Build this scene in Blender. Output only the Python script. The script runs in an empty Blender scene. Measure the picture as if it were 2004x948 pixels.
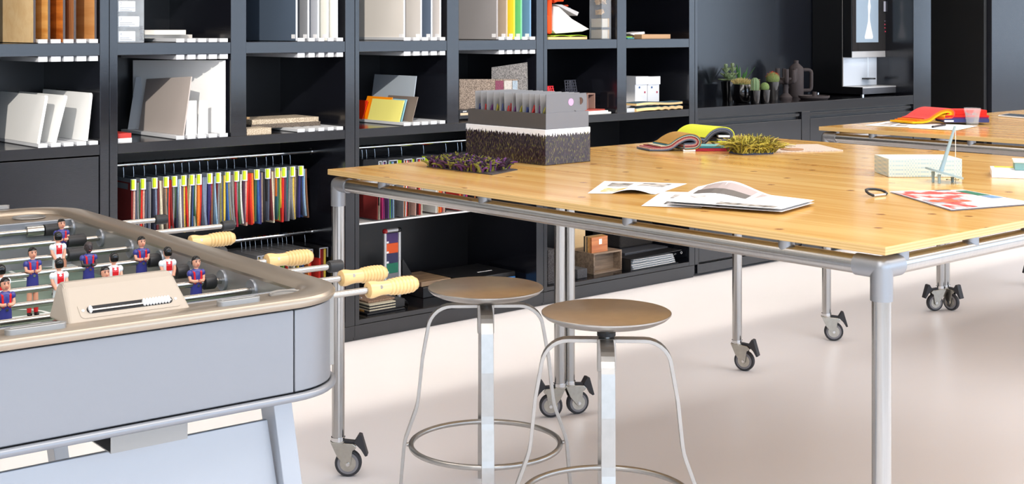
import bpy, bmesh, math, random
from mathutils import Vector, Matrix
R = math.radians
rnd = random.Random(7)
SC = bpy.context.scene
COL = SC.collection

# ------------------------------------------------------------------ camera
F_PX, Y_HOR, CX, CAM_H = 2619.4, 55.9, 1002.0, 1.5
YAW = R(48.38)
S_, C_ = math.sin(YAW), math.cos(YAW)
cam_d = bpy.data.cameras.new('camera')
cam = bpy.data.objects.new('camera', cam_d)
COL.objects.link(cam)
cam.location = (0, 0, CAM_H)
cam.rotation_euler = (R(90), 0, YAW - R(90))
cam_d.sensor_width = 36
cam_d.lens = F_PX / 2004 * 36
cam_d.shift_y = -(474 - Y_HOR) / 2004
cam_d.clip_start = 0.05
SC.camera = cam

# ------------------------------------------------------------------ light
world = bpy.data.worlds.new('world'); SC.world = world
world.use_nodes = True
bg = world.node_tree.nodes['Background']
bg.inputs[0].default_value = (0.62, 0.78, 1.0, 1)
bg.inputs[1].default_value = 0.9

def area(name, loc, rot, sx, sy, radiance, color, spread=180):
    d = bpy.data.lights.new(name, 'AREA'); d.shape = 'RECTANGLE'
    d.size, d.size_y = sx, sy
    d.energy = radiance * math.pi * sx * sy      # Lambert emitter: radiance = P / (pi A)
    d.color = color; d.spread = R(spread)
    o = bpy.data.objects.new(name, d); COL.objects.link(o)
    o.location = loc; o.rotation_euler = rot
    return o
# daylight through the long window front (sky light at the glass)
area('daylight_window_front', (7.4, -2.45, 1.95), (R(90), 0, 0), 20.2, 2.7, 2.4, (0.66, 0.81, 1.0))
area('daylight_window_far', (25.5, -2.45, 1.95), (R(90), 0, 0), 9.0, 2.7, 2.4, (0.66, 0.81, 1.0))
# added top fill hung below the ceiling, mostly under its closed part
area('added_top_fill', (7.5, 0.8, 3.68), (0, 0, 0), 22.0, 2.2, 3.5, (1.0, 0.95, 0.90))
# added narrow-beam lamp that brightens the floor strip before the shelves
area('added_floor_wash', (6.0, 4.80, 3.55), (0, 0, 0), 16.0, 0.94, 0.5, (1.0, 0.93, 0.82), 5)
# fill light added above the aisle to lift the floor around the tables
area('added_aisle_fill', (6.0, 4.35, 3.68), (0, 0, 0), 16.0, 0.5, 2.3, (1.0, 0.95, 0.9), 120)
sun_d = bpy.data.lights.new('sun', 'SUN'); sun_d.energy = 2.4; sun_d.angle = R(0.53); sun_d.color = (1.0, 0.93, 0.84)
sun = bpy.data.objects.new('sun', sun_d); COL.objects.link(sun)
sun.location = (0, 0, 8)
sun.rotation_euler = Vector((0.8, 1.0, -0.55)).to_track_quat('-Z', 'Y').to_euler()
SC.view_settings.view_transform = 'Standard'
SC.view_settings.look = 'None'
SC.view_settings.exposure = 0.17
SC.view_settings.gamma = 1.0
SC.view_settings.use_curve_mapping = False
SC.cycles.use_denoising = True
SC.cycles.max_bounces = 8

# ------------------------------------------------------------------ measuring helper: a sighted point on a known plane
def at(x, y, X=None, Y=None, z=None):
    u = (x - CX) / F_PX; v = (y - Y_HOR) / F_PX
    d = Vector((u * S_ + C_, -u * C_ + S_, -v))
    t = (z - CAM_H) / d.z if z is not None else (Y / d.y if Y is not None else X / d.x)
    p = d * t; p.z += CAM_H
    return p

# ------------------------------------------------------------------ materials
def lin(c):
    return tuple(((v / 255) / 12.92 if v / 255 <= 0.04045 else ((v / 255 + 0.055) / 1.055) ** 2.4) for v in c)
MATS = {}
def mat(name, rgb, rough=0.5, metal=0.0, srgb=True, spec=0.5, noise=0.0, nscale=40, stretch=(1, 1, 1), bump=0.0, bscale=200, coat=0.0, alpha=None, trans=0.0, ior=1.45, emit=None, sheen=0.0):
    """procedural principled material with optional colour mottling and fine relief"""
    if name in MATS: return MATS[name]
    m = bpy.data.materials.new(name); m.use_nodes = True
    nt = m.node_tree; N = nt.nodes; L = nt.links
    b = N['Principled BSDF']
    c = lin(rgb) if srgb else rgb
    b.inputs['Base Color'].default_value = (*c, 1)
    b.inputs['Roughness'].default_value = rough
    b.inputs['Metallic'].default_value = metal
    b.inputs['Specular IOR Level'].default_value = spec
    b.inputs['IOR'].default_value = ior
    if coat: b.inputs['Coat Weight'].default_value = coat; b.inputs['Coat Roughness'].default_value = 0.08
    if trans: b.inputs['Transmission Weight'].default_value = trans
    if alpha is not None: b.inputs['Alpha'].default_value = alpha
    if sheen: b.inputs['Sheen Weight'].default_value = sheen
    if emit: b.inputs['Emission Color'].default_value = (*lin(emit[0]), 1); b.inputs['Emission Strength'].default_value = emit[1]
    if noise or bump:
        tc = N.new('ShaderNodeTexCoord'); mp = N.new('ShaderNodeMapping'); mp.inputs['Scale'].default_value = stretch
        L.new(tc.outputs['Object'], mp.inputs['Vector'])
    if noise:
        nz = N.new('ShaderNodeTexNoise'); nz.inputs['Scale'].default_value = nscale; nz.inputs['Detail'].default_value = 5
        L.new(mp.outputs[0], nz.inputs['Vector'])
        rp = N.new('ShaderNodeValToRGB')
        rp.color_ramp.elements[0].position = 0.3; rp.color_ramp.elements[1].position = 0.7
        rp.color_ramp.elements[0].color = (*[max(0, v * (1 - noise)) for v in c], 1)
        rp.color_ramp.elements[1].color = (*[min(1, v * (1 + noise)) for v in c], 1)
        L.new(nz.outputs['Fac'], rp.inputs['Fac']); L.new(rp.outputs['Color'], b.inputs['Base Color'])
    if bump:
        n2 = N.new('ShaderNodeTexNoise'); n2.inputs['Scale'].default_value = bscale
        L.new(mp.outputs[0], n2.inputs['Vector'])
        bp = N.new('ShaderNodeBump'); bp.inputs['Strength'].default_value = bump; bp.inputs['Distance'].default_value = 0.002
        L.new(n2.outputs['Fac'], bp.inputs['Height']); L.new(bp.outputs['Normal'], b.inputs['Normal'])
    MATS[name] = m
    return m
def wood_mat(name, rgb_a, rgb_b, rough=0.35, axis=2, scale=3.0, coat=0.0, knots=False, ply=False):
    """straight-grained wood, grain running along the given axis"""
    m = bpy.data.materials.new(name); m.use_nodes = True
    nt = m.node_tree; N = nt.nodes; L = nt.links; b = N['Principled BSDF']
    b.inputs['Roughness'].default_value = rough
    if coat: b.inputs['Coat Weight'].default_value = coat; b.inputs['Coat Roughness'].default_value = 0.12
    tc = N.new('ShaderNodeTexCoord'); mp = N.new('ShaderNodeMapping')
    sc = [scale * 9, scale * 9, scale * 9]; sc[axis] = scale * 0.55
    mp.inputs['Scale'].default_value = sc
    L.new(tc.outputs['Object'], mp.inputs['Vector'])
    nz = N.new('ShaderNodeTexNoise'); nz.inputs['Scale'].default_value = 1.0; nz.inputs['Detail'].default_value = 6
    nz.inputs['Roughness'].default_value = 0.6; nz.inputs['Distortion'].default_value = 0.6
    L.new(mp.outputs[0], nz.inputs['Vector'])
    rp = N.new('ShaderNodeValToRGB')
    rp.color_ramp.elements[0].position = 0.36; rp.color_ramp.elements[1].position = 0.6
    rp.color_ramp.elements[0].color = (*lin(rgb_b), 1); rp.color_ramp.elements[1].color = (*lin(rgb_a), 1)
    L.new(nz.outputs['Fac'], rp.inputs['Fac'])
    out = rp.outputs['Color']
    if knots:
        vo = N.new('ShaderNodeTexVoronoi'); vo.voronoi_dimensions = '2D'; vo.inputs['Scale'].default_value = 3.7
        L.new(tc.outputs['Object'], vo.inputs['Vector'])
        r2 = N.new('ShaderNodeValToRGB')
        r2.color_ramp.elements[0].position = 0.018; r2.color_ramp.elements[0].color = (1, 1, 1, 1)
        r2.color_ramp.elements[1].position = 0.055; r2.color_ramp.elements[1].color = (0, 0, 0, 1)
        L.new(vo.outputs['Distance'], r2.inputs['Fac'])
        mx = N.new('ShaderNodeMix'); mx.data_type = 'RGBA'
        L.new(r2.outputs['Color'], mx.inputs['Factor']); L.new(out, mx.inputs['A']); mx.inputs['B'].default_value = (*lin((158, 98, 42)), 1)
        out = mx.outputs['Result']
    if ply:                                       # veneer layers show on upright edges
        ge = N.new('ShaderNodeNewGeometry'); sx = N.new('ShaderNodeSeparateXYZ'); L.new(ge.outputs['Normal'], sx.inputs[0])
        ab = N.new('ShaderNodeMath'); ab.operation = 'ABSOLUTE'; L.new(sx.outputs['Z'], ab.inputs[0])
        lt = N.new('ShaderNodeMath'); lt.operation = 'LESS_THAN'; lt.inputs[1].default_value = 0.5; L.new(ab.outputs[0], lt.inputs[0])
        so = N.new('ShaderNodeSeparateXYZ'); L.new(tc.outputs['Object'], so.inputs[0])
        mu = N.new('ShaderNodeMath'); mu.operation = 'MULTIPLY'; mu.inputs[1].default_value = 1000; L.new(so.outputs['Z'], mu.inputs[0])
        sn = N.new('ShaderNodeMath'); sn.operation = 'SINE'; L.new(mu.outputs[0], sn.inputs[0])
        r3 = N.new('ShaderNodeValToRGB')
        r3.color_ramp.elements[0].position = 0.2; r3.color_ramp.elements[0].color = (*lin((206, 168, 108)), 1)
        r3.color_ramp.elements[1].position = 0.75; r3.color_ramp.elements[1].color = (*lin((220, 184, 126)), 1)
        L.new(sn.outputs[0], r3.inputs['Fac'])
        mx = N.new('ShaderNodeMix'); mx.data_type = 'RGBA'
        L.new(lt.outputs[0], mx.inputs['Factor']); L.new(out, mx.inputs['A']); L.new(r3.outputs['Color'], mx.inputs['B'])
        out = mx.outputs['Result']
    L.new(out, b.inputs['Base Color'])
    MATS[name] = m
    return m
def two_tone(name, rgb_a, rgb_b, scale=300, rough=0.9, kind='noise', lo=0.42, hi=0.58):
    """speckled or checked surface"""
    m = bpy.data.materials.new(name); m.use_nodes = True
    nt = m.node_tree; N = nt.nodes; L = nt.links; b = N['Principled BSDF']; b.inputs['Roughness'].default_value = rough
    tc = N.new('ShaderNodeTexCoord')
    if kind == 'noise':
        t = N.new('ShaderNodeTexNoise'); t.inputs['Scale'].default_value = scale; t.inputs['Detail'].default_value = 3; o = t.outputs['Fac']
    elif kind == 'voronoi':
        t = N.new('ShaderNodeTexVoronoi'); t.inputs['Scale'].default_value = scale; o = t.outputs['Distance']
    else:
        t = N.new('ShaderNodeTexChecker'); t.inputs['Scale'].default_value = scale; o = t.outputs['Fac']
    L.new(tc.outputs['Object'], t.inputs['Vector'])
    rp = N.new('ShaderNodeValToRGB'); rp.color_ramp.elements[0].position = lo; rp.color_ramp.elements[1].position = hi
    rp.color_ramp.elements[0].color = (*lin(rgb_a), 1); rp.color_ramp.elements[1].color = (*lin(rgb_b), 1)
    L.new(o, rp.inputs['Fac']); L.new(rp.outputs['Color'], b.inputs['Base Color'])
    MATS[name] = m
    return m

m_floor = mat('floor_resin', (234, 231, 233), 0.3, noise=0.02, nscale=1.2, spec=0.35)
m_wall = mat('wall_white', (225, 223, 218), 0.8)
m_ceil = mat('ceiling_white', (236, 224, 210), 0.9)
m_black = mat('black_stained_oak', (18, 19, 25), 0.14, spec=0.66, ior=1.5, noise=0.18, nscale=14, stretch=(0.4, 0.4, 6), bump=0.05, bscale=120)
m_blackh = mat('black_stained_oak_boards', (18, 19, 25), 0.14, spec=0.66, ior=1.5, noise=0.18, nscale=14, stretch=(6, 0.4, 0.4), bump=0.05, bscale=120)
m_blackgloss = mat('black_lacquer', (16, 16, 19), 0.12)
m_blackback = mat('black_back_panel', (20, 20, 23), 0.3)
m_steel = mat('brushed_steel', (178, 176, 173), 0.22, 1.0, noise=0.05, nscale=30, stretch=(8, 8, 0.3))
m_chrome = mat('chrome', (215, 215, 215), 0.08, 1.0)
m_zinc = mat('zinc_plate', (180, 178, 170), 0.25, 1.0, noise=0.08, nscale=60)
m_cast = mat('cast_aluminium', (156, 157, 160), 0.42, 0.85)
m_alu = mat('satin_aluminium', (205, 205, 204), 0.32, 0.9)
m_sheet = mat('folded_sheet_metal', (150, 149, 147), 0.4, 0.6)
m_rail = mat('rail_aluminium', (206, 208, 212), 0.4)
m_raild = mat('rail_groove_grey', (96, 98, 104), 0.5)
m_stool = mat('matt_nickel_steel', (182, 179, 175), 0.32, 0.9, noise=0.04, nscale=50)
m_stooltop = mat('brushed_seat_steel', (208, 199, 187), 0.36, 0.85, noise=0.04, nscale=30)
m_fb = mat('foosball_grey_paint', (142, 144, 149), 0.33, 0.5)
m_fbrim = mat('foosball_rim_warm_reflection', (170, 156, 140), 0.3, 0.7)  # grey metal with the ceiling's warm reflection put into its colour
m_fbin = mat('foosball_inner_grey', (150, 147, 143), 0.35, 0.5)
m_fbleg = mat('foosball_leg_panel', (172, 177, 184), 0.35, 0.35)
m_gap = mat('dark_gap', (30, 29, 31), 0.7)
m_rubber = mat('black_rubber', (40, 40, 42), 0.45)
m_tyre = mat('grey_rubber_tyre', (50, 50, 54), 0.6)
m_tyrerim = mat('light_grey_tyre_wall', (128, 126, 130), 0.5)
m_white = mat('white_laminate', (240, 240, 238), 0.45)
m_paper = mat('white_paper', (246, 245, 246), 0.7)
m_handle = mat('varnished_beech', (226, 186, 124), 0.25, noise=0.06, nscale=20, stretch=(1, 1, 1), coat=0.4)
m_lime = mat('lime_label', (190, 220, 30), 0.6)
m_hook = mat('hanger_wire', (170, 176, 184), 0.2, 1.0)
m_plastic_white = mat('white_plastic', (245, 245, 245), 0.3)
m_black_plastic = mat('black_plastic', (28, 28, 30), 0.35)
m_top = wood_mat('pine_plywood', (234, 192, 118), (212, 156, 76), rough=0.2, axis=1, scale=1.4, coat=0.25, knots=True, ply=True)

# ------------------------------------------------------------------ geometry collector
class MB:
    def __init__(s): s.v = []; s.f = []
    def _add(s, vs, fs):
        k = len(s.v); s.v += [tuple(p) for p in vs]; s.f += [tuple(i + k for i in f) for f in fs]; return s
    def box(s, x0, x1, y0, y1, z0, z1):
        vs = [(x, y, z) for z in (z0, z1) for y in (y0, y1) for x in (x0, x1)]
        return s._add(vs, [(0, 2, 3, 1), (4, 5, 7, 6), (0, 1, 5, 4), (2, 6, 7, 3), (0, 4, 6, 2), (1, 3, 7, 5)])
    def hexa(s, b4, t4):                       # four bottom points and four top points, counter-clockwise from above
        return s._add(list(b4) + list(t4), [(3, 2, 1, 0), (4, 5, 6, 7), (0, 1, 5, 4), (1, 2, 6, 5), (2, 3, 7, 6), (3, 0, 4, 7)])
    def cyl(s, p0, p1, r, r1=None, seg=16, cap=True):
        p0, p1 = Vector(p0), Vector(p1); r1 = r if r1 is None else r1
        a = (p1 - p0).normalized(); u = a.orthogonal().normalized(); w = a.cross(u)
        vs = []
        for p, q in ((p0, r), (p1, r1)):
            for i in range(seg):
                t = 2 * math.pi * i / seg; vs.append(p + u * (q * math.cos(t)) + w * (q * math.sin(t)))
        fs = [(i, (i + 1) % seg, seg + (i + 1) % seg, seg + i) for i in range(seg)]
        if cap: fs += [tuple(reversed(range(seg))), tuple(range(seg, 2 * seg))]
        return s._add(vs, fs)
    def tube(s, pts, r, seg=10, closed=False, rad=None):
        pts = [Vector(p) for p in pts]; n = len(pts); vs = []; up = None
        for i, p in enumerate(pts):
            a = pts[(i - 1) % n] if (closed or i > 0) else p
            b = pts[(i + 1) % n] if (closed or i < n - 1) else p
            d = (b - a).normalized()
            if up is None: up = d.orthogonal().normalized()
            up = (up - d * up.dot(d)).normalized(); w = d.cross(up)
            q = r if rad is None else rad[i]
            for k in range(seg):
                t = 2 * math.pi * k / seg; vs.append(p + up * (q * math.cos(t)) + w * (q * math.sin(t)))
        fs = []
        for i in range(n if closed else n - 1):
            j = (i + 1) % n
            for k in range(seg):
                l = (k + 1) % seg; fs.append((i * seg + k, i * seg + l, j * seg + l, j * seg + k))
        if not closed: fs += [tuple(reversed(range(seg))), tuple(range((n - 1) * seg, n * seg))]
        return s._add(vs, fs)
    def lathe(s, prof, seg=24, origin=(0, 0, 0), axis='z'):
        o = Vector(origin); vs = []; n = len(prof)
        for r, h in prof:
            for k in range(seg):
                t = 2 * math.pi * k / seg; c, q = r * math.cos(t), r * math.sin(t)
                vs.append(o + (Vector((c, q, h)) if axis == 'z' else (Vector((h, c, q)) if axis == 'x' else Vector((q, h, c)))))
        fs = [(i * seg + k, i * seg + (k + 1) % seg, (i + 1) * seg + (k + 1) % seg, (i + 1) * seg + k) for i in range(n - 1) for k in range(seg)]
        if prof[0][0] > 1e-6: fs.append(tuple(reversed(range(seg))))
        if prof[-1][0] > 1e-6: fs.append(tuple(range((n - 1) * seg, n * seg)))
        return s._add(vs, fs)
    def prism(s, poly, z0, z1):                # plan outline, counter-clockwise
        n = len(poly); vs = [(x, y, z0) for x, y in poly] + [(x, y, z1) for x, y in poly]
        return s._add(vs, [tuple(reversed(range(n))), tuple(range(n, 2 * n))] + [(i, (i + 1) % n, n + (i + 1) % n, n + i) for i in range(n)])
    def slab(s, poly, d):                      # any planar outline given thickness vector d
        d = Vector(d); n = len(poly); vs = [Vector(p) for p in poly]; vs += [p + d for p in vs]
        return s._add(vs, [tuple(reversed(range(n))), tuple(range(n, 2 * n))] + [(i, (i + 1) % n, n + (i + 1) % n, n + i) for i in range(n)])
    def ribbon(s, path, wid, th):              # sheet swept along a path; wid: half-width vector, th: thickness
        path = [Vector(p) for p in path]; w = Vector(wid); n = len(path); vs = []
        for i, p in enumerate(path):
            d = (path[min(i + 1, n - 1)] - path[max(i - 1, 0)]).normalized(); nn = d.cross(w).normalized() * th
            vs += [p - w, p + w, p + w + nn, p - w + nn]
        fs = [(0, 1, 2, 3), tuple(4 * (n - 1) + k for k in (3, 2, 1, 0))]
        for i in range(n - 1):
            for k in range(4):
                l = (k + 1) % 4; fs.append((4 * i + k, 4 * i + 4 + k, 4 * i + 4 + l, 4 * i + l))
        return s._add(vs, fs)
    def sphere(s, c, r, seg=16, ring=10, sz=1.0, sx=1.0, sy=1.0):
        c = Vector(c); vs = [c + Vector((0, 0, -r * sz))]
        for i in range(1, ring):
            t = math.pi * i / ring
            for k in range(seg):
                a = 2 * math.pi * k / seg
                vs.append(c + Vector((r * sx * math.sin(t) * math.cos(a), r * sy * math.sin(t) * math.sin(a), -r * sz * math.cos(t))))
        vs.append(c + Vector((0, 0, r * sz))); fs = []
        for k in range(seg): fs.append((0, 1 + (k + 1) % seg, 1 + k))
        for i in range(ring - 2):
            for k in range(seg):
                l = (k + 1) % seg; fs.append((1 + i * seg + k, 1 + i * seg + l, 1 + (i + 1) * seg + l, 1 + (i + 1) * seg + k))
        e = len(vs) - 1; b = 1 + (ring - 2) * seg
        for k in range(seg): fs.append((b + k, b + (k + 1) % seg, e))
        return s._add(vs, fs)
    def build(s, name, m, parent=None, origin=None, smooth=False, bevel=0.0, loc=None, fix=True, seg=2):
        if origin is not None:
            o = Vector(origin); vs = [(v[0] - o.x, v[1] - o.y, v[2] - o.z) for v in s.v]
        else: vs = s.v
        me = bpy.data.meshes.new(name); me.from_pydata(vs, [], s.f)
        if fix:
            bm = bmesh.new(); bm.from_mesh(me); bmesh.ops.recalc_face_normals(bm, faces=bm.faces); bm.to_mesh(me); bm.free()
        me.materials.append(MATS[m] if isinstance(m, str) else m)
        ob = bpy.data.objects.new(name, me); COL.objects.link(ob)
        if smooth:
            for p in me.polygons: p.use_smooth = True
            me.set_sharp_from_angle(angle=R(38))
        if bevel:
            md = ob.modifiers.new('bevel', 'BEVEL'); md.width = bevel; md.segments = seg; md.limit_method = 'ANGLE'; md.angle_limit = R(40)
        if parent is not None: ob.parent = parent
        if loc is not None: ob.location = loc
        return ob
def tag(o, label=None, cat=None, group=None, kind=None):
    if label: o['label'] = label
    if cat: o['category'] = cat
    if group: o['group'] = group
    if kind: o['kind'] = kind
    return o
def thing(name, label, cat, loc=(0, 0, 0), rz=0.0, group=None):
    o = bpy.data.objects.new(name, None); COL.objects.link(o); o.empty_display_size = 0.05
    o.location = loc; o.rotation_euler = (0, 0, rz)
    return tag(o, label, cat, group)
def struct(name, mb, m, **k):
    return tag(mb.build(name, m, **k), kind='structure')
def copy_tree(o, parent=None):
    c = o.copy(); COL.objects.link(c); c.parent = parent
    for ch in [x for x in KIDS.get(o.name, [])]: copy_tree(ch, c)
    return c
KIDS = {}
def index_kids(root):
    for o in list(COL.objects):
        if o.parent is not None: KIDS.setdefault(o.parent.name, [])
    KIDS.clear()
    for o in COL.objects:
        if o.parent is not None: KIDS.setdefault(o.parent.name, []).append(o)
def dup(root, loc, rz=None, label=None, group=None):
    index_kids(root)
    c = copy_tree(root); c.location = loc
    if rz is not None: c.rotation_euler = (0, 0, rz)
    if label: c['label'] = label
    if group: c['group'] = group
    return c
def text(body, size, m, parent, loc, ux, uy, name='lettering', align='LEFT', depth=0.0004, origin=None):
    """raised lettering lying in the plane spanned by ux (reading direction) and uy (up)"""
    cu = bpy.data.curves.new(name, 'FONT'); cu.body = body; cu.size = size; cu.align_x = align; cu.extrude = depth; cu.resolution_u = 2
    tmp = bpy.data.objects.new(name, cu); COL.objects.link(tmp)
    dg = bpy.context.evaluated_depsgraph_get()
    me = bpy.data.meshes.new_from_object(tmp.evaluated_get(dg)); bpy.data.objects.remove(tmp)
    ux, uy = Vector(ux).normalized(), Vector(uy).normalized(); uz = ux.cross(uy)
    o = Vector(origin) if origin is not None else Vector((0, 0, 0))
    for v in me.vertices: v.co = Vector(loc) - o + ux * v.co.x + uy * v.co.y + uz * v.co.z
    me.materials.clear(); me.materials.append(MATS[m] if isinstance(m, str) else m)
    ob = bpy.data.objects.new(name, me); COL.objects.link(ob); ob.parent = parent
    return ob
def arc(c, r, a0, a1, n, ux=(1, 0, 0), uy=(0, 1, 0)):
    c, ux, uy = Vector(c), Vector(ux), Vector(uy)
    return [c + ux * (r * math.cos(a0 + (a1 - a0) * i / n)) + uy * (r * math.sin(a0 + (a1 - a0) * i / n)) for i in range(n + 1)]
def round_rect(x0, x1, y0, y1, r, n=6):
    out = []
    for cx, cy, a in ((x1 - r, y1 - r, 0), (x0 + r, y1 - r, 90), (x0 + r, y0 + r, 180), (x1 - r, y0 + r, 270)):
        for i in range(n + 1):
            t = R(a + 90 * i / n); out.append((cx + r * math.cos(t), cy + r * math.sin(t)))
    return out

# ================================================================== the room
YS, YB = 5.294, 5.885                 # front and back of the shelving
H_ROOM = 3.7
struct('floor', MB().box(-4, 30, -2.6, 7.2, -0.1, 0), m_floor)
cl = MB().box(-4, 30, -2.6, -0.35, H_ROOM, H_ROOM + 0.15).box(-4, 30, 2.02, 7.2, H_ROOM, H_ROOM + 0.15).box(2.0, 30, -0.35, 2.02, H_ROOM, H_ROOM + 0.15)  # opening added to let the sun onto the shelves, ending before the niche
struct('ceiling', cl, m_ceil)
struct('wall_left', MB().box(-4.15, -4, -2.6, 7.2, 0, H_ROOM), m_wall)
struct('wall_right', MB().box(30, 30.15, -2.6, 7.2, 0, H_ROOM), m_wall)
struct('wall_back', MB().box(-4, 30, 7.05, 7.2, 0, H_ROOM), m_wall)
struct('wall_front', MB().box(-4, 30, -2.75, -2.6, 0, 0.5).box(-4, 30, -2.75, -2.6, 3.4, H_ROOM).box(-4, -2.7, -2.75, -2.6, 0.5, 3.4), m_wall)
struct('trim_5', MB().box(17.5, 21.0, -2.75, -2.6, 0.5, 3.4), mat('dark_pier', (58, 56, 56), 0.7))
m_glass = mat('window_glass', (235, 242, 245), 0.02, alpha=0.12)
for i, (x0, x1) in enumerate(((-2.7, 17.5), (21.0, 30.0))):
    fr = MB().box(x0, x1, -2.74, -2.62, 0.5, 0.58).box(x0, x1, -2.74, -2.62, 3.32, 3.4)
    k = x0
    while k <= x1 + 0.01: fr.box(k - 0.03, k + 0.03, -2.74, -2.62, 0.58, 3.32); k += (x1 - x0) / round((x1 - x0) / 2.0)
    w = struct('window_%d' % (i + 1), fr, m_black)
    MB().box(x0, x1, -2.69, -2.68, 0.58, 3.32).build('pane', m_glass, w)
struct('added_sun_shield', MB().box(-6, 32, -9.2, -2.75, 3.45, 3.6), m_wall)     # slab added outside to keep the sun out of the windows
# wall above the shelving
struct('trim_1', MB().box(-4, 8.812, YS + 0.05, YB, 2.58, H_ROOM), m_wall)
# dark passage beyond the shelving and the lacquered wall panel beside it
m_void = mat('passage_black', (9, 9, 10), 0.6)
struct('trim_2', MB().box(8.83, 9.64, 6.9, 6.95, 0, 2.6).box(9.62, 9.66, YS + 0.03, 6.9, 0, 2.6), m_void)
pn = MB().box(9.686, 12.4, YS, YS + 0.045, 0.02, 2.58)
tag(pn.build('wall_panel', mat('panel_lacquer', (36, 37, 42), 0.22), bevel=0.002), 'tall dark grey lacquered panel at the far right edge', 'panel')
struct('trim_3', MB().box(12.4, 30, YS, YB, 0, H_ROOM).box(9.66, 12.4, YS, YB, 2.6, H_ROOM), m_wall)

# ================================================================== shelving
ZB1, ZT1, ZB2, ZT2 = 1.3875, 1.4396, 0.9742, 1.0173
TOPZ = 2.58
def shelving(label, xl, xr, tl, tr, div=None, door=False):
    """one cabinet: side uprights, divider, shelf boards, plinth, back"""
    o = Vector((xl, YS, 0))
    t = thing('shelving_unit', label, 'shelving', o, group=None)
    B = dict(origin=o, bevel=0.0015)
    MB().box(xl + 0.0008, xl + tl, YS, YB, 0.075, TOPZ).build('upright', m_black, t, **B)
    MB().box(xr - tr, xr - 0.0008, YS, YB, 0.075, TOPZ).build('upright', m_black, t, **B)
    a, b = xl + tl, xr - tr
    if div:
        MB().box(div[0], div[1], YS, YB, ZT2, TOPZ - 0.05).build('divider', m_black, t, **B)
    cols = [(a, div[0]), (div[1], b)] if div else [(a, b)]
    for c0, c1 in cols:
        for z0, z1 in ((ZB1, ZT1), (1.86, 1.91)):
            MB().box(c0, c1, YS + 0.0015, YB, z0, z1).build('shelf_board', m_blackh, t, **B)
    MB().box(a, b, YS + 0.001, YB, ZB2, ZT2).build('shelf_board', m_blackh, t, **B)
    MB().box(a, b, YS + 0.0015, YB, TOPZ - 0.05, TOPZ).build('top_board', m_blackh, t, **B)
    MB().box(a, b, YS + 0.002, YB, 0.076, 0.100).build('bottom_board', m_blackgloss, t, **B)
    MB().box(a, b, YS + 0.001, YS + 0.02, 0.0762, 0.0985).build('bottom_edge', m_blackh, t, **B)
    MB().box(xl, xr, YS + 0.002, YS + 0.02, 0.018, 0.0735).build('plinth', m_blackh, t, **B)
    MB().box(xl, xr, YS + 0.012, YB, 0.0, 0.018).build('plinth_foot', m_black, t, **B)
    MB().box(a, b, YB - 0.012, YB, 0.1, TOPZ - 0.05).build('back_panel', m_blackback, t, origin=o)
    if door:
        d = MB().box(a + 0.003, b - 0.003, YS + 0.003, YS + 0.022, 0.104, 0.9685).build('door', m_black, t, **B)
    return t
shelving('black shelving unit at the left edge with a closed lower door', 1.214, 2.4545, 0.036, 0.041, (1.79, 1.868), True)
shelving('black shelving unit above two rails of hanging fabric swatches', 2.4555, 3.6965, 0.036, 0.055, (3.027, 3.105))
shelving('black shelving unit behind the box of yarn samples', 3.6975, 4.9325, 0.025, 0.053, (4.263, 4.34))
shelving('black shelving unit holding the white magazine files', 4.9335, 6.1765, 0.026, 0.051, (5.504, 5.58))
# niche with drawers
o = Vector((6.1775, YS, 0))
t = thing('niche_cabinet', 'black cabinet with open niche for plants and coffee machine over wide drawers', 'cabinet', o)
K = dict(origin=o, bevel=0.0015)
MB().box(6.1783, 6.203, YS, YB, 0.075, TOPZ).build('upright', m_black, t, **K)
MB().box(8.579, 8.812, YS, YB, 0, TOPZ).build('upright', m_black, t, **K)
MB().box(6.203, 8.579, YS + 0.0015, YB, 0.955, 1.0185).build('counter_front', m_blackh, t, **K)
MB().box(6.203, 8.579, YS + 0.004, YB - 0.012, 1.0185, 1.0195).build('counter_top', m_blackgloss, t, origin=o)
MB().box(6.203, 8.579, YB - 0.012, YB, 0.1, TOPZ).build('back_panel', mat('niche_back_lacquer', (22, 24, 30), 0.16, spec=0.75), t, origin=o)
MB().box(6.203, 8.579, YS + 0.002, YS + 0.02, 0.018, 0.0735).build('plinth', m_blackh, t, **K)
MB().box(6.203, 8.579, YS + 0.03, YB, 0.1, 0.955).build('carcass', m_blackback, t, origin=o)
MB().box(7.245, 7.335, YS + 0.0015, YS + 0.04, 0.0735, 0.955).build('mullion', m_black, t, **K)
MB().box(6.203, 6.214, YS + 0.0015, YS + 0.04, 0.0735, 0.955).build('mullion', m_black, t, **K)
for x0, x1 in ((6.217, 7.241), (7.339, 8.574)):
    for z0, z1 in ((0.085, 0.47), (0.50, 0.905)):
        d = MB().box(x0, x1, YS + 0.003, YS + 0.022, z0, z1).build('drawer_front', m_blackh, t, **K)
    MB().box(x0, x1, YS + 0.012, YS + 0.028, 0.925, 0.943).build('finger_rail', m_blackh, t, **K)
MB().box(6.203, 8.579, YS + 0.002, YB, TOPZ - 0.05, TOPZ).build('top_board', m_blackh, t, **K)

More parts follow.
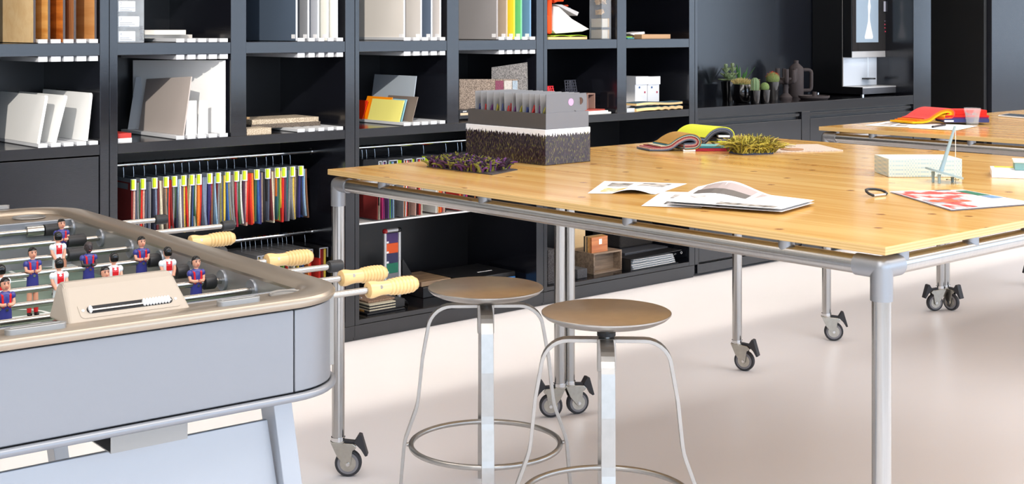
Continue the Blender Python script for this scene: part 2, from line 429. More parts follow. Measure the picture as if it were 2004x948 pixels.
# ================================================================== work tables on castors
TZ = 1.0283
def caster(name, t, x, y, ang):
    """swivel castor with brake pedal under a leg; ang = direction the wheel trails"""
    c = Vector((x, y, 0)); d = Vector((math.cos(ang), math.sin(ang), 0)); n = Vector((-d.y, d.x, 0))
    k = MB().cyl(c + Vector((0, 0, 0.118)), c + Vector((0, 0, 0.132)), 0.024, seg=20)
    ca = k.build('caster', m_chrome, t, smooth=True)
    w = c + d * 0.034 + Vector((0, 0, 0.045))
    MB().cyl(w - n * 0.011, w + n * 0.011, 0.045, seg=28).build('tyre', m_tyre, ca, smooth=True, bevel=0.004)
    MB().cyl(w - n * 0.0125, w + n * 0.0125, 0.0355, seg=28).build('tyre_wall', m_tyrerim, ca, smooth=True)
    MB().cyl(w - n * 0.0135, w + n * 0.0135, 0.027, seg=24).build('wheel_disc', m_zinc, ca, smooth=True)
    up = Vector((0, 0, 1)); fk = MB()
    for s in (-1, 1):
        o = c + n * (0.0175 * s)
        poly = [o + d * -0.024 + up * 0.118, o + d * 0.052 + up * 0.112, o + d * 0.064 + up * 0.102, o + d * 0.058 + up * 0.094, o + d * 0.05 + up * 0.09,
                o + d * 0.043 + up * 0.04, o + d * 0.034 + up * 0.031, o + d * 0.025 + up * 0.038, o + d * -0.002 + up * 0.07]
        fk.slab(poly, n * (0.003 * s))
    fk.cyl(c + up * 0.112, c + up * 0.1195, 0.026, seg=20)
    fk.build('fork', m_zinc, ca, bevel=0.0015)
    MB().cyl(w - n * 0.024, w + n * 0.024, 0.006, seg=10).build('axle_bolt', m_chrome, ca, smooth=True)
    b = c + d * 0.058 + up * 0.112
    br = MB(); q = [b + d * 0.012 + up * 0.03, b + d * 0.022 + up * 0.028, b + d * 0.042 + up * -0.04, b + d * 0.034 + up * -0.043, b + d * 0.02 + up * -0.02, b + d * -0.004 + up * 0.004]
    br.slab([p - n * 0.017 for p in q], n * 0.034)
    br.slab([p - n * 0.01 for p in (b + d * 0.01 + up * 0.006, b + d * -0.05 + up * 0.012, b + d * -0.05 + up * 0.003, b + d * 0.006 + up * -0.004)], n * 0.02)
    br.build('brake_pedal', m_tyre, ca, bevel=0.0015)
def work_table(label, w, l, angs, group):
    """origin at the plan corner nearest the left of the room: top spans 0..w by 0..l"""
    t = thing('work_table', label, 'table', (0, 0, 0), group=group)
    MB().box(0.0008, w - 0.0008, 0, l, TZ - 0.0185, TZ).build('tabletop', m_top, t, bevel=0.0012)
    e, r, za = 0.026, 0.0212, 0.978
    for x in (e, w - e): MB().cyl((x, e, za), (x, l - e, za), r, seg=24).build('frame_tube', m_steel, t, smooth=True)
    for y in (e, l - e): MB().cyl((e, y, za), (w - e, y, za), r, seg=24).build('frame_tube', m_steel, t, smooth=True)
    k = 0
    for x, sx in ((e, 1), (w - e, -1)):
        for y, sy in ((e, 1), (l - e, -1)):
            MB().cyl((x, y, 0.13), (x, y, za - 0.05), r, seg=24).build('leg', m_steel, t, smooth=True)
            q = 0.0245
            f = MB().cyl((x, y, za), (x + sx * 0.062, y, za), q, seg=24).cyl((x, y, za), (x, y + sy * 0.062, za), q, seg=24)
            f.cyl((x, y, za), (x, y, za - 0.072), q, seg=24).sphere((x, y, za), q, seg=24, ring=14)
            f.build('corner_fitting', m_cast, t, smooth=True)
            caster('caster', t, x, y, angs[k]); k += 1
    for y in (0.28, 0.78, 1.36, 1.86):
        for x in (e, w - e):
            MB().cyl((x, y, za + 0.01), (x, y, TZ - 0.0184), 0.019, seg=16).build('spacer', m_cast, t, smooth=True)
    for x in (0.1, 0.4, 0.68, 0.97):
        for y in (e, l - e):
            MB().cyl((x, y, za + 0.01), (x, y, TZ - 0.0184), 0.019, seg=16).build('spacer', m_cast, t, smooth=True)
    return t
WT, LT = 1.0768, 2.143
XA, YA, XC, YC = 2.5171, 1.622, 5.3775, 1.689
RT = -R(41.6)                      # to the right of the picture, across the line of sight
GT = 'plywood tables on castors'
work_table('plywood table on castors whose corner stands above the two stools', WT, LT, (RT, RT, R(20), R(138)), GT)
ta = [x for x in COL.objects if x.name == 'work_table'][0]
ta.location = (XA, YA, 0)
tb = work_table('plywood table on castors under the patterned box and fabric swatches', WT, LT, (RT, RT + 0.35, RT, RT - 0.5), GT)
tb.location = (XA + WT, YA, 0)
tc_ = work_table('plywood table on castors in the background carrying the water glass', WT, LT, (RT, RT - 0.15, R(20), R(150)), GT)
tc_.location = (XC, YC, 0)
td = work_table('plywood table on castors furthest back, carrying the phone', WT, LT, (RT, RT - 0.9, R(20), R(150)), GT)
td.location = (XC + WT, YC, 0)

# ================================================================== stools
def stool(label, x, y, zs):
    t = thing('bar_stool', label, 'stool', (x, y, 0), math.atan2(-y, -x) + R(1.5), 'metal stools tucked under the table')
    MB().lathe([(0, zs - 0.026), (0.10, zs - 0.026), (0.150, zs - 0.022), (0.170, zs - 0.013), (0.1795, zs - 0.004), (0.18, zs - 0.001), (0.1785, zs), (0.0, zs)], seg=64).build('seat', m_stooltop, t, smooth=True)
    MB().lathe([(0.152, zs - 0.0225), (0.1712, zs - 0.0135), (0.1806, zs - 0.0045), (0.1809, zs - 0.0008), (0.1795, zs + 0.0002), (0.170, zs - 0.0025), (0.15, zs - 0.018)], seg=64).build('seat_rim', m_stool, t, smooth=True)
    MB().cyl((0, 0, 0.56), (0, 0, zs - 0.026), 0.011, seg=16).build('screw_spindle', m_steel, t, smooth=True)
    MB().cyl((0, 0, 0.645), (0, 0, 0.655), 0.026, seg=24).build('washer', m_rubber, t, smooth=True)
    MB().box(-0.026, 0.026, -0.026, 0.026, 0.548, 0.64).build('hub', m_stool, t, bevel=0.004)
    th = MB()
    for i in range(13): th.lathe([(0.0075, 0.46 + i * 0.0065), (0.0105, 0.463 + i * 0.0065), (0.0075, 0.466 + i * 0.0065)], seg=12)
    th.cyl((0, 0, 0.455), (0, 0, 0.55), 0.0078, seg=12)
    th.build('thread', m_zinc, t, smooth=True)
    for i in range(4):
        a = i * math.pi / 2; d = Vector((math.cos(a), math.sin(a), 0)); n = Vector((-d.y, d.x, 0)); up = Vector((0, 0, 1))
        path = [d * 0.02 + up * 0.628, d * 0.10 + up * 0.628]
        path += arc(d * 0.105 + up * 0.558, 0.07, math.pi / 2, R(6), 7, d, up)
        path += [d * 0.192 + up * 0.47, d * 0.205 + up * 0.345, d * 0.209 + up * 0.322, d * 0.214 + up * 0.305, d * 0.244 + up * 0.222, d * 0.248 + up * 0.205, d * 0.250 + up * 0.19, d * 0.266 + up * 0.0]
        MB().ribbon(path, n * 0.019, 0.0105).build('leg', m_stool, t, bevel=0.0012)
        MB().cyl(d * 0.226 + up * 0.2, d * 0.247 + up * 0.2, 0.006, seg=10).build('ring_bracket', m_stool, t, smooth=True)
    MB().tube([(0.233 * math.cos(2 * math.pi * k / 72), 0.233 * math.sin(2 * math.pi * k / 72), 0.2) for k in range(72)], 0.0085, seg=12, closed=True).build('foot_ring', m_stool, t, smooth=True)
    MB().sphere((0.2465, 0, 0.2), 0.0055, seg=10, ring=6).build('bolt', m_chrome, t, smooth=True)
stool('metal stool with round seat, left one, nearer the shelves', 2.722, 3.188, 0.69)
stool('metal stool with round seat, right one, nearer the camera', 2.672, 2.612, 0.711)

# ================================================================== football table
FO = Vector((1.04, 3.35, 0)); FB = R(-3.58)
def fw(a, b, z=0.0):
    return Vector((a * math.cos(FB) - b * math.sin(FB), a * math.sin(FB) + b * math.cos(FB), z))
ft = thing('football_table', 'grey metal football table with wooden handles at the left', 'football table', fw(FO.x, FO.y), FB)
FA0, FA1, FB0, FB1, FRAD = 0.575, 1.507, 2.468, 4.226, 0.15
def fpath(off=0.0, n=8):
    return round_rect(FA0 - off, FA1 + off, FB0 - off, FB1 + off, FRAD + off, n)
def sweep(prof, n=10):
    """closed profile of (outward offset, z) swept round the table outline"""
    mb = MB(); rings = [fpath(o, n) for o, _ in prof]; m = len(rings[0]); k = len(prof)
    vs = [(*rings[j][i], prof[j][1]) for i in range(m) for j in range(k)]
    fs = [(i * k + j, ((i + 1) % m) * k + j, ((i + 1) % m) * k + (j + 1) % k, i * k + (j + 1) % k) for i in range(m) for j in range(k)]
    mb._add(vs, fs); return mb
FK = dict(origin=FO)
sweep([(-0.006, 0.741), (-0.006, 0.916), (-0.02, 0.916), (-0.02, 0.741)]).build('shell', m_gap, ft, **FK)
sweep([(-0.066, 0.914), (-0.069, 0.928), (-0.060, 0.937), (-0.042, 0.9405), (-0.004, 0.9405), (0.006, 0.938), (0.0105, 0.931), (0.0105, 0.926), (0.006, 0.919), (-0.002, 0.9165)]).build('rim', m_fbrim, ft, smooth=True, **FK)
sweep([(0.004 + 0.0085 * math.cos(2 * math.pi * k / 10), 0.7335 + 0.0085 * math.sin(2 * math.pi * k / 10)) for k in range(10)]).build('lower_rim', m_fb, ft, smooth=True, **FK)
MB().prism(fpath(-0.003), 0.725, 0.738).build('base_plate', m_fb, ft, **FK)
# outer panels with fine joints
PZ = (0.7435, 0.9145)
g = 0.0016
MB().box(FA0 + FRAD + g, FA1 - FRAD - g, FB0, FB0 + 0.012, *PZ).build('end_panel', m_fb, ft, bevel=0.002, **FK)
MB().box(FA0 + FRAD + g, FA1 - FRAD - g, FB1 - 0.012, FB1, *PZ).build('end_panel', m_fb, ft, bevel=0.002, **FK)
MB().box(FA1 - 0.012, FA1, FB0 + FRAD + g, FB1 - FRAD - g, *PZ).build('side_panel', m_fb, ft, bevel=0.002, **FK)
MB().box(FA0, FA0 + 0.012, FB0 + FRAD + g, FB1 - FRAD - g, *PZ).build('side_panel', m_fb, ft, bevel=0.002, **FK)
for cx, cy, a in ((FA1 - FRAD, FB1 - FRAD, 0), (FA0 + FRAD, FB1 - FRAD, 90), (FA0 + FRAD, FB0 + FRAD, 180), (FA1 - FRAD, FB0 + FRAD, 270)):
    o_ = [(cx + FRAD * math.cos(R(a + 0.5 + 89 * i / 12)), cy + FRAD * math.sin(R(a + 0.5 + 89 * i / 12))) for i in range(13)]
    i_ = [(cx + (FRAD - 0.012) * math.cos(R(a + 0.5 + 89 * i / 12)), cy + (FRAD - 0.012) * math.sin(R(a + 0.5 + 89 * i / 12))) for i in range(13)]
    MB().prism(o_ + i_[::-1], *PZ).build('corner_panel', m_fb, ft, smooth=True, bevel=0.002, **FK)
# inside: playing field, walls, end decks
FZ = 0.79
m_field = mat('playing_field_green', (112, 132, 118), 0.3)
fld = MB().box(FA0 + 0.065, FA1 - 0.065, FB0 + 0.15, FB1 - 0.23, FZ - 0.02, FZ).build('playing_field', m_field, ft, **FK)
m_line = mat('field_line', (228, 232, 228), 0.4)
ln = MB()
cm, bm_ = 1.04, 3.34
ln.box(FA0 + 0.07, FA1 - 0.07, bm_ - 0.006, bm_ + 0.006, FZ, FZ + 0.0006)
for b0, b1 in ((FB0 + 0.16, FB0 + 0.33), (FB1 - 0.41, FB1 - 0.24)):
    ln.box(cm - 0.22, cm - 0.21, b0, b1, FZ, FZ + 0.0006).box(cm + 0.21, cm + 0.22, b0, b1, FZ, FZ + 0.0006)
    bb = b1 if b0 < 3 else b0
    ln.box(cm - 0.22, cm + 0.22, bb - 0.005, bb + 0.005, FZ, FZ + 0.0007)
for k in range(48):
    t0, t1 = 2 * math.pi * k / 48, 2 * math.pi * (k + 1) / 48
    ln._add([(cm + q * math.cos(t), bm_ + q * math.sin(t), FZ + 0.0008) for q, t in ((0.10, t0), (0.11, t0), (0.11, t1), (0.10, t1))], [(0, 1, 2, 3)])
for cx, cy in ((FA1 - 0.065, FB1 - 0.23), (FA1 - 0.065, FB0 + 0.15), (FA0 + 0.065, FB1 - 0.23), (FA0 + 0.065, FB0 + 0.15)):
    sx, sy = (-1 if cx > 1 else 1), (-1 if cy > 3 else 1)
    ln._add([(cx, cy, FZ + 0.0009), (cx + sx * 0.10, cy, FZ + 0.0009), (cx, cy + sy * 0.10, FZ + 0.0009)], [(0, 1, 2)])
ln.build('field_lines', m_line, fld, fix=False, **FK)
for a0, a1 in ((FA1 - 0.068, FA1 - 0.0205), (FA0 + 0.0205, FA0 + 0.068)):
    MB().box(a0, a1, FB0 + 0.06, FB1 - 0.06, FZ - 0.02, 0.921).build('inner_wall', m_fbin, ft, **FK)
MB().box(FA0 + 0.066, FA1 - 0.066, FB1 - 0.235, FB1 - 0.225, FZ - 0.02, 0.927).build('end_wall', m_fb, ft, bevel=0.002, **FK)
MB().box(FA0 + 0.066, FA1 - 0.066, FB0 + 0.142, FB0 + 0.152, FZ - 0.02, 0.9275).build('end_wall', m_fb, ft, bevel=0.002, **FK)
def deck(b0, b1, cup):
    """end deck with a round hole for the ball cup"""
    mb = MB(); n = 24
    ring = [(cup[0] + cup[2] * math.cos(2 * math.pi * k / n), cup[1] + cup[2] * math.sin(2 * math.pi * k / n)) for k in range(n)]
    a0, a1 = cup[0] - cup[2] - 0.012, cup[0] + cup[2] + 0.012
    sq = []
    for x, y in ring:
        dx, dy = x - cup[0], y - cup[1]; s = min((a1 - cup[0]) / max(abs(dx), 1e-6), (b1 - cup[1] if dy > 0 else cup[1] - b0) / max(abs(dy), 1e-6)); sq.append((cup[0] + dx * s, cup[1] + dy * s))
    z = 0.9262
    mb._add([(x, y, z) for x, y in ring + sq], [(k, (k + 1) % n, n + (k + 1) % n, n + k) for k in range(n)])
    for x0, x1 in ((FA0 + 0.03, a0), (a1, FA1 - 0.03)): mb._add([(x0, b0, z), (x1, b0, z), (x1, b1, z), (x0, b1, z)], [(0, 1, 2, 3)])
    d = mb.build('end_deck', m_fbrim, ft, fix=False, **FK)
    MB().lathe([(cup[2], 0.9262), (cup[2] + 0.004, 0.9285), (cup[2] + 0.002, 0.931), (cup[2] - 0.002, 0.929), (cup[2] - 0.003, 0.86), (0, 0.86)], seg=28, origin=(cup[0], cup[1], 0)).build('ball_cup', m_fbin, ft, smooth=True, **FK)
deck(FB1 - 0.23, FB1 - 0.05, (1.345, FB1 - 0.135, 0.045))
deck(FB0 + 0.05, FB0 + 0.146, (1.395, FB0 + 0.1, 0.036))
# long looped trays on the rim
def loop_tray(a0, a1, b):
    mb = MB(); o_ = round_rect(a0, a1, b - 0.012, b + 0.012, 0.0118, 5); i_ = round_rect(a0 + 0.01, a1 - 0.01, b - 0.0035, b + 0.0035, 0.0034, 5)
    n = len(o_); z0, z1 = 0.9405, 0.951
    vs = [(x, y, z0) for x, y in o_] + [(x, y, z1) for x, y in o_] + [(x, y, z1) for x, y in i_] + [(x, y, z0 + 0.002) for x, y in i_]
    fs = []
    for r in range(3): fs += [(r * n + k, r * n + (k + 1) % n, (r + 1) * n + (k + 1) % n, (r + 1) * n + k) for k in range(n)]
    fs.append(tuple(range(3 * n, 4 * n)))
    mb._add(vs, fs); mb.build('looped_tray', m_sheet, ft, smooth=True, bevel=0.0015, **FK)
loop_tray(0.775, 0.888, 2.492); loop_tray(1.193, 1.287, 2.488); loop_tray(1.13, 1.335, 4.245)
# score box with counting beads
sb = MB(); prof = [(2.519, 0.930), (2.597, 0.992), (2.612, 1.0), (2.632, 1.0), (2.640, 0.99), (2.640, 0.930)]
n = len(prof); A0, A1 = 0.905, 1.155
vs = []
for k, (b, z) in enumerate(prof):
    ins = 0.012 if z > 0.95 else 0
    vs.append((A0 + ins * 1.5, b, z))
for k, (b, z) in enumerate(prof):
    ins = 0.012 if z > 0.95 else 0
    vs.append((A1 - ins * 0.7, b, z))
sb._add(vs, [tuple(reversed(range(n))), tuple(range(n, 2 * n))] + [(i, (i + 1) % n, n + (i + 1) % n, n + i) for i in range(n)])
m_score = mat('score_box_beige_metal', (178, 166, 152), 0.42, 0.25)
sbo = sb.build('score_box', m_score, ft, bevel=0.006, seg=3, **FK)
su = Vector((0, 0.078, 0.062)).normalized(); sn = Vector((0, -0.062, 0.078)).normalized(); s0 = Vector((1.031, 2.519, 0.930))
def sl(a, u, h): return s0 + Vector((a, 0, 0)) + su * u + sn * h
def slab_on_slope(a0, a1, u0, u1, r, h0, h1):
    mb = MB(); p = round_rect(a0, a1, u0, u1, r, 5); mb.slab([sl(a, u, h0) for a, u in p], sn * (h1 - h0)); return mb
slab_on_slope(-0.098, 0.106, 0.018, 0.056, 0.008, -0.001, 0.0012).build('score_plate', m_score, sbo, **FK)
slab_on_slope(-0.083, 0.092, 0.028, 0.046, 0.0088, 0.0, 0.0022).build('score_slot', m_gap, sbo, **FK)
MB().cyl(sl(-0.08, 0.034, 0.004), sl(0.088, 0.034, 0.004), 0.0022, seg=10).build('score_rod', m_chrome, sbo, smooth=True, **FK)
for a in [-0.077] + [0.032 + 0.0063 * i for i in range(9)]:
    MB().lathe([(0.0, a - 0.0032), (0.0055, a - 0.0028), (0.0085, a), (0.0055, a + 0.0028), (0.0, a + 0.0032)], seg=14, origin=sl(0, 0.036, 0.004), axis='x').build('score_bead', m_plastic_white, sbo, smooth=True, **FK)
for a in (-0.0905, 0.099):
    MB().cyl(sl(a, 0.037, 0.001), sl(a, 0.037, 0.0028), 0.0028, seg=10).build('screw', m_plastic_white, sbo, smooth=True, **FK)
# rods, bearings, grips
RB = [2.65, 2.815, 2.97, 3.14, 3.335, 3.536, 3.754, 3.985]
RZ = 0.893
def rz_(b): return RZ + 0.008 * max(0, (b - 3.3) / 0.7)
m_rod = mat('polished_rod', (186, 182, 176), 0.16, 1.0)
GRIP = {0: (1.646, 1.787), 1: (1.672, 1.806), 3: (1.642, 1.781), 5: (1.61, 1.751)}
CAP = {2: 1.745, 4: 1.60, 6: 1.83, 7: 1.715}
for i, b in enumerate(RB):
    z = rz_(b)
    end = GRIP[i][0] + 0.03 if i in GRIP else CAP[i] + 0.005
    ra = MB().cyl((end - 1.52, b, z), (end, b, z), 0.0078, seg=14).build('rod', m_rod, ft, smooth=True, **FK)
    for a, s in ((FA1 - 0.068, -1), (FA0 + 0.068, 1)):
        rg = MB(); rr = [(0.0082, 0.0), (0.0082, 0.006), (0.019, 0.0045), (0.0245, 0.0065), (0.026, 0.003), (0.026, 0.0)]
        rg.lathe([(q, a + s * h) for q, h in rr], seg=28, axis='x', origin=(0, b, z)); rg.build('bearing', m_fb, ft, smooth=True, **FK)
    if i in GRIP:
        g0, g1 = GRIP[i]; L_ = g1 - g0
        prof = [(0.0, 0), (0.012, 0.0005), (0.0185, 0.003), (0.0205, 0.010), (0.020, 0.018), (0.0175, 0.030), (0.0162, 0.042), (0.0168, 0.056)]
        k0 = 0.060
        for q in range(7):
            h = k0 + q * (L_ - 0.012 - k0) / 7; w_ = (L_ - 0.012 - k0) / 7; rr = 0.0178 + 0.0032 * math.sin(math.pi * (q + 1) / 8.5)
            prof += [(rr - 0.0026, h), (rr - 0.0004, h + w_ * 0.2), (rr + 0.0006, h + w_ * 0.5), (rr - 0.0004, h + w_ * 0.8)]
        prof += [(0.0165, L_ - 0.010), (0.014, L_ - 0.004), (0.008, L_ - 0.0005), (0.0, L_)]
        hd = MB().lathe([(r_, g0 + h) for r_, h in prof], seg=28, axis='x', origin=(0, b, z)).build('handle', m_handle, ra, smooth=True, **FK)
        d_ = Vector((0, -0.93, 0.36))
        c_ = Vector((g0 + 0.03, b, z)) + d_ * 0.0172
        MB().cyl(c_ - d_ * 0.002, c_ + d_ * 0.0008, 0.0042, seg=14).build('screw', m_chrome, ra, smooth=True, **FK)
    else:
        MB().lathe([(0, -0.001), (0.0145, 0), (0.0155, 0.004), (0.0155, 0.034), (0.0135, 0.038), (0, 0.0385)], seg=24, axis='x', origin=(CAP[i] - 0.014, b, z)).build('end_cap', m_rubber, ra, smooth=True, **FK)
# rubber buffers
for i, a0, a1 in ((7, 1.352, 1.405), (6, 1.338, 1.392), (5, 1.262, 1.318), (4, 1.402, 1.434), (3, 1.392, 1.425), (2, 1.387, 1.418)):
    MB().lathe([(0.009, a0), (0.0172, a0 + 0.002), (0.0178, a1 - 0.004), (0.015, a1)], seg=24, axis='x', origin=(0, RB[i], rz_(RB[i]))).build('buffer', m_rubber, ft, smooth=True, **FK)
MB().lathe([(0.009, 1.30), (0.0165, 1.302), (0.0165, 1.35), (0.009, 1.352)], seg=24, axis='x', origin=(0, RB[7], rz_(RB[7]))).build('sleeve', m_rod, ft, smooth=True, **FK)
# players
m_blue = mat('figure_blue_paint', (58, 60, 132), 0.22); m_red = mat('figure_red_paint', (206, 34, 40), 0.22)
m_fw = mat('figure_white_paint', (232, 236, 238), 0.25); m_skin = mat('figure_skin_paint', (226, 160, 132), 0.35)
m_dark = mat('figure_dark_skin_paint', (58, 48, 48), 0.35); m_hair = mat('figure_hair_paint', (20, 18, 18), 0.12)
m_eye = mat('figure_eye_paint', (40, 26, 26), 0.4); m_lip = mat('figure_lip_paint', (190, 70, 66), 0.4)
def loft(rings, seg=16):
    """stack of ellipses (z, rx, ry, cx, cy)"""
    vs = []; 
    for z, rx, ry, cx, cy in rings: vs += [(cx + rx * math.cos(2 * math.pi * k / seg), cy + ry * math.sin(2 * math.pi * k / seg), z) for k in range(seg)]
    n = len(rings); fs = [(i * seg + k, i * seg + (k + 1) % seg, (i + 1) * seg + (k + 1) % seg, (i + 1) * seg + k) for i in range(n - 1) for k in range(seg)]
    fs += [tuple(reversed(range(seg))), tuple(range((n - 1) * seg, n * seg))]
    return MB()._add(vs, fs)
def player(kit, skin, a, b, z, tilt=0.0):
    """figure on its rod; built facing -y, body origin at the rod"""
    f = 1 if kit == 'blue' else -1
    T = Matrix.Translation((a - FO.x, b - FO.y, z)) @ Matrix.Rotation(0 if f == 1 else math.pi, 4, 'Z') @ Matrix.Rotation(tilt, 4, 'X')
    def put(mb, name, m, parent, smooth=True):
        mb.v = [tuple(T @ Vector(v)) for v in mb.v]; return mb.build(name, m, parent, smooth=smooth)
    shirt = m_blue if kit == 'blue' else m_fw
    body = loft([(-0.043, 0.0150, 0.0105, 0, 0), (-0.03, 0.0150, 0.0115, 0, 0), (-0.012, 0.0140, 0.0120, 0, 0), (0.0, 0.0135, 0.0125, 0, 0), (0.008, 0.0130, 0.0115, 0, 0), (0.018, 0.0150, 0.0115, 0, 0.0), (0.026, 0.0165, 0.0110, 0, 0.001), (0.032, 0.0135, 0.0095, 0, 0.001), (0.0355, 0.0070, 0.0065, 0, 0.001)])
    body = put(body, 'player', shirt, ft)
    put(loft([(0.031, 0.0055, 0.0055, 0, -0.0005), (0.038, 0.0048, 0.0048, 0, 0), (0.041, 0.0070, 0.0075, 0, -0.001), (0.046, 0.0092, 0.0098, 0, -0.001), (0.053, 0.0096, 0.0104, 0, 0), (0.059, 0.0088, 0.0098, 0, 0.0005), (0.063, 0.0058, 0.0065, 0, 0.001)]).cyl((0, -0.010, 0.050), (0, -0.0128, 0.0478), 0.0022, 0.0016, seg=8), 'head', skin, body)
    put(loft([(0.044, 0.0080, 0.0055, 0, 0.0052), (0.048, 0.0100, 0.0075, 0, 0.0045), (0.055, 0.0102, 0.0085, 0, 0.0035), (0.0585, 0.0102, 0.0108, 0, 0.0006), (0.062, 0.0085, 0.0092, 0, 0.001), (0.0655, 0.0045, 0.005, 0, 0.001)]), 'hair', m_hair if skin is not m_dark else m_dark, body)
    for s in (-1, 1):
        put(MB().sphere((s * 0.0038, -0.0093, 0.0528), 0.0014, 8, 6).box(s * 0.0038 - 0.0024, s * 0.0038 + 0.0024, -0.0108, -0.0092, 0.0554, 0.0564), 'eye', m_eye, body)
        put(MB().sphere((s * 0.0158, 0.0005, 0.0245), 0.0072, 12, 8, sz=1.25), 'sleeve', shirt, body)
        put(MB().tube([(s * 0.0172, -0.001, 0.020), (s * 0.0168, -0.006, 0.010), (s * 0.010, -0.0135, 0.0075), (s * 0.002, -0.0155, 0.0085)] if kit == 'blue' else [(s * 0.0172, 0.001, 0.020), (s * 0.0165, 0.006, 0.010), (s * 0.0125, 0.0105, 0.000), (s * 0.0105, 0.0125, -0.006)], 0.004, 8), 'arm', skin, body)
        put(loft([(-0.088, 0.0045, 0.0045, s * 0.0085, 0), (-0.07, 0.0062, 0.0066, s * 0.008, 0), (-0.042, 0.0064, 0.0075, s * 0.0072, 0)], 12), 'leg', skin, body)
        put(loft([(-0.096, 0.0052, 0.0052, s * 0.0085, 0), (-0.076, 0.0062, 0.0064, s * 0.0082, 0), (-0.073, 0.0067, 0.0069, s * 0.0082, 0)], 12), 'sock', m_red, body)
        put(loft([(-0.102, 0.0058, 0.0095, s * 0.0085, -0.004), (-0.098, 0.0058, 0.0090, s * 0.0085, -0.004), (-0.094, 0.0050, 0.0050, s * 0.0085, 0)], 12), 'boot', m_hair, body)
        if kit == 'blue':
            put(MB().ribbon([(s * 0.0088, -0.0040, 0.0325), (s * 0.0088, -0.0102, 0.0275), (s * 0.0082, -0.0106, 0.018), (s * 0.0076, -0.0108, 0.008), (s * 0.0070, -0.0118, 0.001)], (0.0022, 0, 0), -0.0011), 'stripe', m_red, body, smooth=False)
    if kit != 'blue':
        put(MB().ribbon([(0, 0.0065, 0.0345), (0, 0.0108, 0.030), (0, 0.0125, 0.020), (0, 0.0122, 0.008)], (0.0076, 0, 0), 0.0011), 'back_panel', m_red, body, smooth=False)
    put(MB().box(-0.0028, 0.0028, -0.0108, -0.0095, 0.0437, 0.0449), 'mouth', m_lip, body, smooth=False)
    q = -1 if kit == 'blue' else 1
    put(MB().cyl((0, q * 0.0115, -0.003), (0, q * 0.0148, -0.003), 0.0032, seg=10), 'bolt', m_chrome, body)
for kit, i, a in (('blue', 6, 1.325), ('white', 5, 1.238), ('blue', 4, 1.105), ('dark', 4, 1.246), ('blue', 4, 1.386), ('white', 3, 1.102), ('white', 3, 1.235), ('white', 3, 1.372),
                  ('blue', 2, 1.370), ('blue', 2, 1.148), ('blue', 2, 0.925), ('blue', 4, 0.964), ('blue', 4, 0.823), ('white', 3, 0.968), ('white', 5, 1.04), ('blue', 6, 1.04)):
    player('white' if kit == 'white' else 'blue', m_dark if kit == 'dark' else m_skin, a, RB[i], rz_(RB[i]))
# legs and leg panel
for s, b0, b1 in ((1, 2.535, 2.60), (1, 4.07, 4.14), (-1, 2.535, 2.60), (-1, 4.07, 4.14)):
    def la(a): return a if s == 1 else 2.08 - a
    x0t, x1t, x0b, x1b = (1.342, 1.385, 1.442, 1.487)
    xs = [la(x0b), la(x1b), la(x1t), la(x0t)]
    MB().slab([(xs[0], b0, 0.0), (xs[1], b0, 0.0), (xs[2], b0, 0.725), (xs[3], b0, 0.725)], (0, b1 - b0, 0)).build('leg', m_fbleg, ft, bevel=0.002, **FK)
MB().slab([(0.646, 2.56, 0.10), (1.434, 2.56, 0.10), (1.3435, 2.56, 0.668), (0.736, 2.56, 0.668)], (0, 0.012, 0)).build('leg_panel', m_fbleg, ft, bevel=0.0015, **FK)
MB().box(1.30, 1.345, 2.60, 4.07, 0.69, 0.725).build('under_rail', m_fb, ft, **FK)
# sheet metal ball tray under the end
bt = MB().box(0.968, 1.124, 2.476, 2.478, 0.690, 0.7255).box(0.968, 1.124, 2.478, 2.60, 0.690, 0.692).box(0.968, 1.124, 2.598, 2.60, 0.692, 0.7255)
bt.build('ball_tray', m_sheet, ft, **FK)

# ================================================================== upper shelves: rails and standing samples
def one(mb, name, m, label, cat, group=None, origin=None, **k):
    """a thing that is a single mesh, with its origin at the middle of its base"""
    xs = [v[0] for v in mb.v]; ys = [v[1] for v in mb.v]; zs = [v[2] for v in mb.v]
    o = Vector(((min(xs) + max(xs)) / 2, (min(ys) + max(ys)) / 2, min(zs)))
    ob = mb.build(name, m, None, origin=o, loc=o, **k)
    return tag(ob, label, cat, group)
def child(parent, mb, name, m, **k):
    return mb.build(name, m, parent, origin=parent.location, **k)
RAILS = [('at the far left', [(75, 93), (100, 119), (125, 144), (150.5, 169), (175, 192)]),
         ('beside the acrylic sample tower', [(345, 361), (367, 383), (388, 404), (409, 425), (430, 446)]),
         ('under the dark blue-grey panel', [(582.6, 596.5), (604, 616), (623.6, 634.6), (642, 653), (659, 671.5)]),
         ('under the cream panel', [(790.6, 803.5), (809, 821.5), (826, 838), (843.5, 855), (861, 871.5)]),
         ('under the yellow and green panels', [(976.5, 987), (992.5, 1003), (1008, 1018), (1022.5, 1032.5), (1037.5, 1047.5)])]
